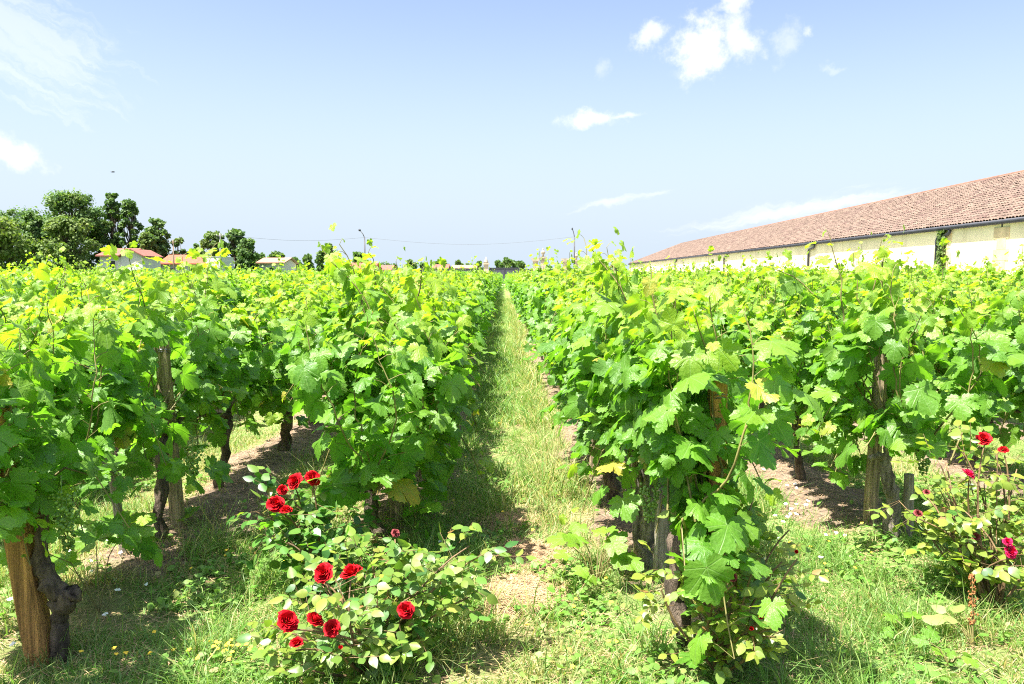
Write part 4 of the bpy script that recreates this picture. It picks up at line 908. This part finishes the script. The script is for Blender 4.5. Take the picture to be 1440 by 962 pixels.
rose_bush('front rose bush with seven open red blooms low beside the grass path', b0, [at(690, 775, 2.75), at(660, 768, 2.8), at(640, 800, 2.7), at(560, 775, 2.85), at(600, 830, 2.65), at(380, 880, 2.6), at(430, 930, 2.55), at(600, 900, 2.55), at(520, 780, 2.9), at(660, 840, 2.75)],
          [(455, 806, 2.66, 34, 'r'), (494, 806, 2.70, 36, 'r'), (571, 858, 2.62, 28, 'r'), (404, 874, 2.56, 34, 'r'), (442, 872, 2.58, 28, 'r'), (467, 884, 2.55, 27, 'r'), (417, 904, 2.52, 24, 'r'), (480, 911, 2.5, 9, 'b'), (556, 750, 3.0, 14, 'd')],
          71, 105, [((-0.48, 2.72, 0.20), (0.28, 0.20, 0.17)), ((-0.35, 2.75, 0.26), (0.26, 0.2, 0.14)), ((-0.56, 2.68, 0.18), (0.22, 0.16, 0.14)), ((-0.2, 2.8, 0.34), (0.16, 0.12, 0.08))], warm=0.30)
b1 = on_ground(450, 838)
rose_bush('low rose bush with small red blooms half hidden under vine leaves', b1, [at(370, 740, 3.3), at(360, 720, 3.3), at(490, 740, 3.3), at(400, 760, 3.2), at(460, 760, 3.25)],
          [(415, 677, 3.35, 25, 'r'), (440, 673, 3.4, 24, 'r'), (388, 709, 3.3, 27, 'r'), (402, 718, 3.28, 19, 'r'), (397, 689, 3.35, 16, 'r')],
          72, 52, [((-0.82, 3.35, 0.30), (0.26, 0.16, 0.20)), ((-0.66, 3.35, 0.22), (0.16, 0.14, 0.16))], warm=0.02, leaf=0.044)
b2_ = on_ground(1398, 868)
rose_bush('tall leggy rose bush with scattered blooms at the head of the second right row', b2_, [at(1300, 745, 3.3), at(1330, 650, 3.3), at(1345, 625, 3.3), at(1430, 660, 3.3), at(1440, 700, 3.2), at(1330, 700, 3.25), at(1300, 700, 3.3), at(1400, 640, 3.3), at(1460, 740, 3.2)],
          [(1383, 617, 3.3, 22, 'r'), (1411, 633, 3.3, 17, 'r'), (1361, 667, 3.25, 22, 'p'), (1421, 776, 3.1, 20, 'p'), (1417, 762, 3.1, 15, 'p'), (1291, 722, 3.3, 13, 'd'), (1303, 692, 3.3, 10, 'd'), (1372, 755, 3.2, 12, 'd')],
          73, 66, [((1.95, 3.25, 0.52), (0.24, 0.2, 0.15)), ((1.85, 3.25, 0.40), (0.22, 0.2, 0.14)), ((2.05, 3.2, 0.3), (0.2, 0.2, 0.16))], warm=0.52)
b3 = on_ground(1012, 952)
rose_bush('straggly rose bush without open blooms twined round the end post right of the path', b3, [at(950, 780, 2.6), at(1040, 740, 2.6), at(1100, 790, 2.65), at(1125, 850, 2.6), at(960, 720, 2.7), at(1060, 700, 2.7), at(930, 830, 2.6), at(1110, 745, 2.7), at(990, 850, 2.5), at(1060, 800, 2.5)],
          [(1082, 874, 2.5, 11, 'b'), (1070, 868, 2.5, 10, 'b'), (1057, 884, 2.5, 10, 'b'), (1090, 885, 2.5, 10, 'b'), (1031, 812, 2.5, 16, 'd'), (1120, 776, 2.6, 9, 'b')],
          74, 38, [((0.72, 2.68, 0.24), (0.22, 0.14, 0.24)), ((0.82, 2.7, 0.34), (0.22, 0.15, 0.16)), ((0.64, 2.65, 0.30), (0.16, 0.12, 0.2))], warm=0.58, leaf=0.034)

# ------------------------------------------------------------------ grass, weeds and small flowers
def scatter(rng, y0, y1, dens, xmax=None, xr=None):
    if xr: xa, xb = xr
    else: xa, xb = -min(xmax, 0.68 * y1 + 0.2), min(xmax, 0.68 * y1 + 0.2)
    n = int(dens * (y1 - y0) * (xb - xa)); x = rng.uniform(xa, xb, n); y = rng.uniform(y0, y1, n)
    k = np.abs(x) < 0.68 * y + 0.6; return x[k], y[k]
def blades(rng, x, y, h, lean, wdt, dry):
    n = len(x); az = rng.uniform(0, 2 * PI, n); z0 = ground_z(x, y)
    d = np.c_[np.cos(az), np.sin(az)]; pz = np.c_[-np.sin(az), np.cos(az)]; fa = rng.uniform(0, 2 * PI, n); pz = np.c_[np.cos(fa), np.sin(fa)]
    V = np.zeros((n, 5, 3)); b = np.c_[x, y]
    for q, (u, wf) in enumerate(((0, 1), (0.5, 0.85), (1, 0))):
        c = b + d * (lean * h * u ** 1.8)[:, None]; z = z0 - 0.005 + h * u * (1 - 0.3 * lean * u)
        if q < 2:
            V[:, 2 * q, :2] = c - pz * (wdt * wf)[:, None]; V[:, 2 * q + 1, :2] = c + pz * (wdt * wf)[:, None]; V[:, 2 * q, 2] = z; V[:, 2 * q + 1, 2] = z
        else: V[:, 4, :2] = c; V[:, 4, 2] = z
    F_ = (np.array([(0, 1, 3), (0, 3, 2), (2, 3, 4)])[None] + (np.arange(n) * 5)[:, None, None]).reshape(-1, 3)
    return V.reshape(-1, 3), F_, np.repeat(rng.uniform(0, 0.95, n), 5), np.repeat(dry, 5), np.zeros((n * 5, 3))
rng = np.random.default_rng(21); packs = []
for y0, y1, dens, kw, hs_ in ((1.9, 3.2, 9000, dict(xmax=3.0), 1.0), (3.2, 4.6, 8000, dict(xmax=3.8), 1.0), (4.6, 7.0, 3600, dict(xmax=4.6), 1.1), (7, 11, 3200, dict(xr=(-0.62, 0.68)), 1.2), (11, 20, 1500, dict(xr=(-0.6, 0.66)), 1.35), (20, 45, 450, dict(xr=(-0.6, 0.66)), 1.7)):
    x, y = scatter(rng, y0, y1, dens, **kw); c_, d_ = sward(x, y)
    k = rng.uniform(0, 1, len(x)) < c_ ** 1.3 * np.clip((NB(x + 5, y, 6.5) - 0.22) * 3.2, 0.12, 1); x, y, c_, d_ = x[k], y[k], c_[k], d_[k]; n = len(x)
    tuft = np.clip((NB(x, y, 2.7) - 0.52) * 3, 0, 1) + 0.9 * np.clip((NA(x, y, 8.0) - 0.66) * 6, 0, 1); tallx = ((x > 0.22) & (x < 0.5) & (y > 4.2)) * 0.9
    h = (rng.gamma(4, 0.009, n) + 0.012) * (1 + 1.5 * tuft + 1.6 * tallx * rng.uniform(0, 1, n)) * hs_
    dry = np.where(rng.uniform(0, 1, n) < d_ * 0.85 + 0.06, rng.uniform(0.55, 1, n), rng.uniform(0, 0.28, n))
    packs.append(blades(rng, x, y, h, rng.uniform(0.2, 1.3, n), rng.uniform(0.0012, 0.0028, n) * hs_ * (1 if y0 < 7 else 1.7), dry))
tag(link('grass', join_leaves('grass', M['grass'], packs)), 'short patchy grass of the headland and the path', 'grass', kind='stuff')
x, y = scatter(rng, 2.0, 5.2, 1600, xmax=3.2); c_, d_ = sward(x, y); cl = np.clip((NA(x, y, 3.1) - 0.42) * 4, 0, 1)
k = rng.uniform(0, 1, len(x)) < c_ * cl * (1 - 0.7 * d_); x, y = x[k], y[k]; n = len(x)
P = np.c_[x, y, ground_z(x, y) + rng.uniform(0.008, 0.05, n)]; az = rng.uniform(0, 6.28, n)
wd_ = leaves(OVATE, P, np.c_[np.cos(az), np.sin(az), rng.uniform(-0.1, 0.5, n)], np.c_[np.zeros((n, 2)), np.ones(n)] + rng.normal(0, 0.35, (n, 3)), rng.uniform(0.014, 0.042, n), rng, np.clip(rng.normal(0.08, 0.08, n), 0, 1), width=1.3)
tag(link('clover_weeds', join_leaves('clover_weeds', M['grass'], [wd_])), 'low broad leaved weeds growing through the grass', 'weeds', kind='stuff')
x, y = scatter(rng, 2.2, 11, 1300, xr=(-3.4, 3.4)); x2, y2 = [], []
n = 13000; cx = rng.choice(3, n, p=[0.4, 0.5, 0.1]); cen = np.array([(0.10, 3.78), (0.06, 3.30), (0.03, 4.35)])[cx]
x = np.r_[x, cen[:, 0] + rng.normal(0, 0.085, n)]; y = np.r_[y, cen[:, 1] + rng.normal(0, 0.085, n)]; n = len(x)
az = rng.uniform(0, 6.28, n); ln = rng.uniform(0.02, 0.09, n); z = ground_z(x, y) + rng.uniform(0.002, 0.012, n)
dx, dy = np.cos(az) * ln, np.sin(az) * ln; px_, py_ = -np.sin(az) * 0.0011, np.cos(az) * 0.0011; dz = rng.uniform(-0.003, 0.010, n)
V = np.stack([np.c_[x - px_, y - py_, z], np.c_[x + px_, y + py_, z], np.c_[x + dx + px_, y + dy + py_, z + dz], np.c_[x + dx - px_, y + dy - py_, z + dz]], 1)
T_ = (np.array([(0, 1, 2), (0, 2, 3)])[None] + (np.arange(n) * 4)[:, None, None]).reshape(-1, 3)
tag(link('dead_grass', tri_mesh('dead_grass', V.reshape(-1, 3), T_, M['straw'])), 'dry brown grass clippings lying in patches on the path', 'dead grass', kind='stuff')
def flowers(name, mat, pts, r0, r1, label, seed):
    rng = np.random.default_rng(seed); packs = []; PP = []
    for px, py, n, spx, spy in pts:
        for _ in range(n):
            g = on_ground(rng.normal(px, spx), min(958, rng.normal(py, spy))); PP.append((g.x, g.y, rng.uniform(0.03, 0.075)))
    PP = np.array(PP); pk = []
    for k in range(6):
        az = k * PI / 3 + rng.normal(0, 0.1, len(PP)); pk.append(leaves(OVATE, PP, np.c_[np.cos(az), np.sin(az), np.full(len(PP), 0.25)], np.tile((0, -0.35, 1.0), (len(PP), 1)), rng.uniform(r0, r1, len(PP)), rng, np.zeros(len(PP)), width=1.5))
    tag(link(name, join_leaves(name, mat, pk)), label, 'flowers', kind='stuff')
flowers('yellow_wildflowers', M['yellow'], [(340, 930, 26, 45, 12), (250, 935, 10, 60, 10), (360, 790, 6, 60, 12), (870, 900, 12, 60, 35), (880, 690, 8, 30, 50), (700, 700, 8, 40, 60), (1180, 800, 8, 60, 40)], 0.006, 0.011, 'tiny yellow flowers dotted through the short grass', 1)
flowers('white_wildflowers', M['white'], [(1115, 715, 14, 25, 28), (1150, 770, 8, 40, 30), (130, 850, 4, 30, 40), (60, 860, 7, 50, 40), (180, 790, 4, 40, 20), (560, 800, 3, 60, 20)], 0.008, 0.014, 'small white flowers scattered in the grass near the posts', 2)

def weed(px, py, n, size, h, label, seed, tpl=None, mat=None, name='broadleaf_weed', spike=0):
    rng = np.random.default_rng(seed); p = on_ground(px, py); t_ = thing(name, (p.x, p.y, 0), label, 'weed'); mb = MB(); P, T, N, Z = [], [], [], []
    for k in range(n):
        az = rng.uniform(0, 6.28); r = rng.uniform(0.3, 1) * h * 0.9; e = Vector((math.cos(az) * r, math.sin(az) * r, h * rng.uniform(0.45, 1)))
        mb.tube([(0, 0, 0), Vector((e.x * 0.4, e.y * 0.4, e.z * 0.7)), e], [0.003, 0.0025, 0.0015], 4, cap=False); P.append(e); T.append((math.cos(az), math.sin(az), -0.1)); N.append((rng.normal(0, 0.25), -0.4 + rng.normal(0, 0.2), 1)); Z.append(size * rng.uniform(0.6, 1.2))
    for k in range(spike):
        az = rng.uniform(0, 6.28); mb.tube([(0, 0, 0), (math.cos(az) * 0.05, math.sin(az) * 0.05, h * 1.9)], [0.004, 0.002], 5, cap=False)
        s_ = MB(); rr = random.Random(k + seed)
        for q in range(80):
            z = h * rr.uniform(0.6, 1.95); c = (math.cos(az) * 0.05 * z / h / 1.9 + rr.gauss(0, 0.006), math.sin(az) * 0.05 * z / h / 1.9 + rr.gauss(0, 0.006)); s_.tube([(c[0], c[1], z), (c[0] + rr.uniform(-.004, .004), c[1], z + 0.006), (c[0], c[1], z + 0.011)], [0.001, 0.0035, 0.001], 4)
        s_.build('seed_head', M['rust'], t_)
    mb.build('stalks', M['cane'], t_, True)
    link('leaves', join_leaves('leaves', mat or M['vine'], [leaves(tpl or MID, np.array(P), np.array(T), np.array(N), np.array(Z), rng, np.clip(rng.normal(0.25, 0.12, n), 0, 1))]), t_)
weed(1285, 905, 4, 0.06, 0.10, 'pale broad leaved weed low in the grass before the tall rose bush', 1)
weed(1335, 938, 4, 0.055, 0.09, 'pale lobed weed beside the rusty dock stalk', 5)
weed(1368, 912, 5, 0.09, 0.13, 'dock plant with a rusty brown seed stalk at the lower right', 2, OVATE, M['grass'], 'dock_plant', 1)
weed(838, 830, 16, 0.085, 0.24, 'upright pale green vine sucker at the path edge before the grey stump', 3, name='vine_sucker')
weed(205, 760, 5, 0.15, 0.20, 'low vine shoot with broad hanging leaves by the leaning stake', 6, HI, name='vine_sucker')
weed(140, 862, 4, 0.16, 0.34, 'broad lobed vine leaves hanging low right of the gnarled black trunk', 8, HI, name='vine_sucker')
print('scene built', len(bpy.data.objects))
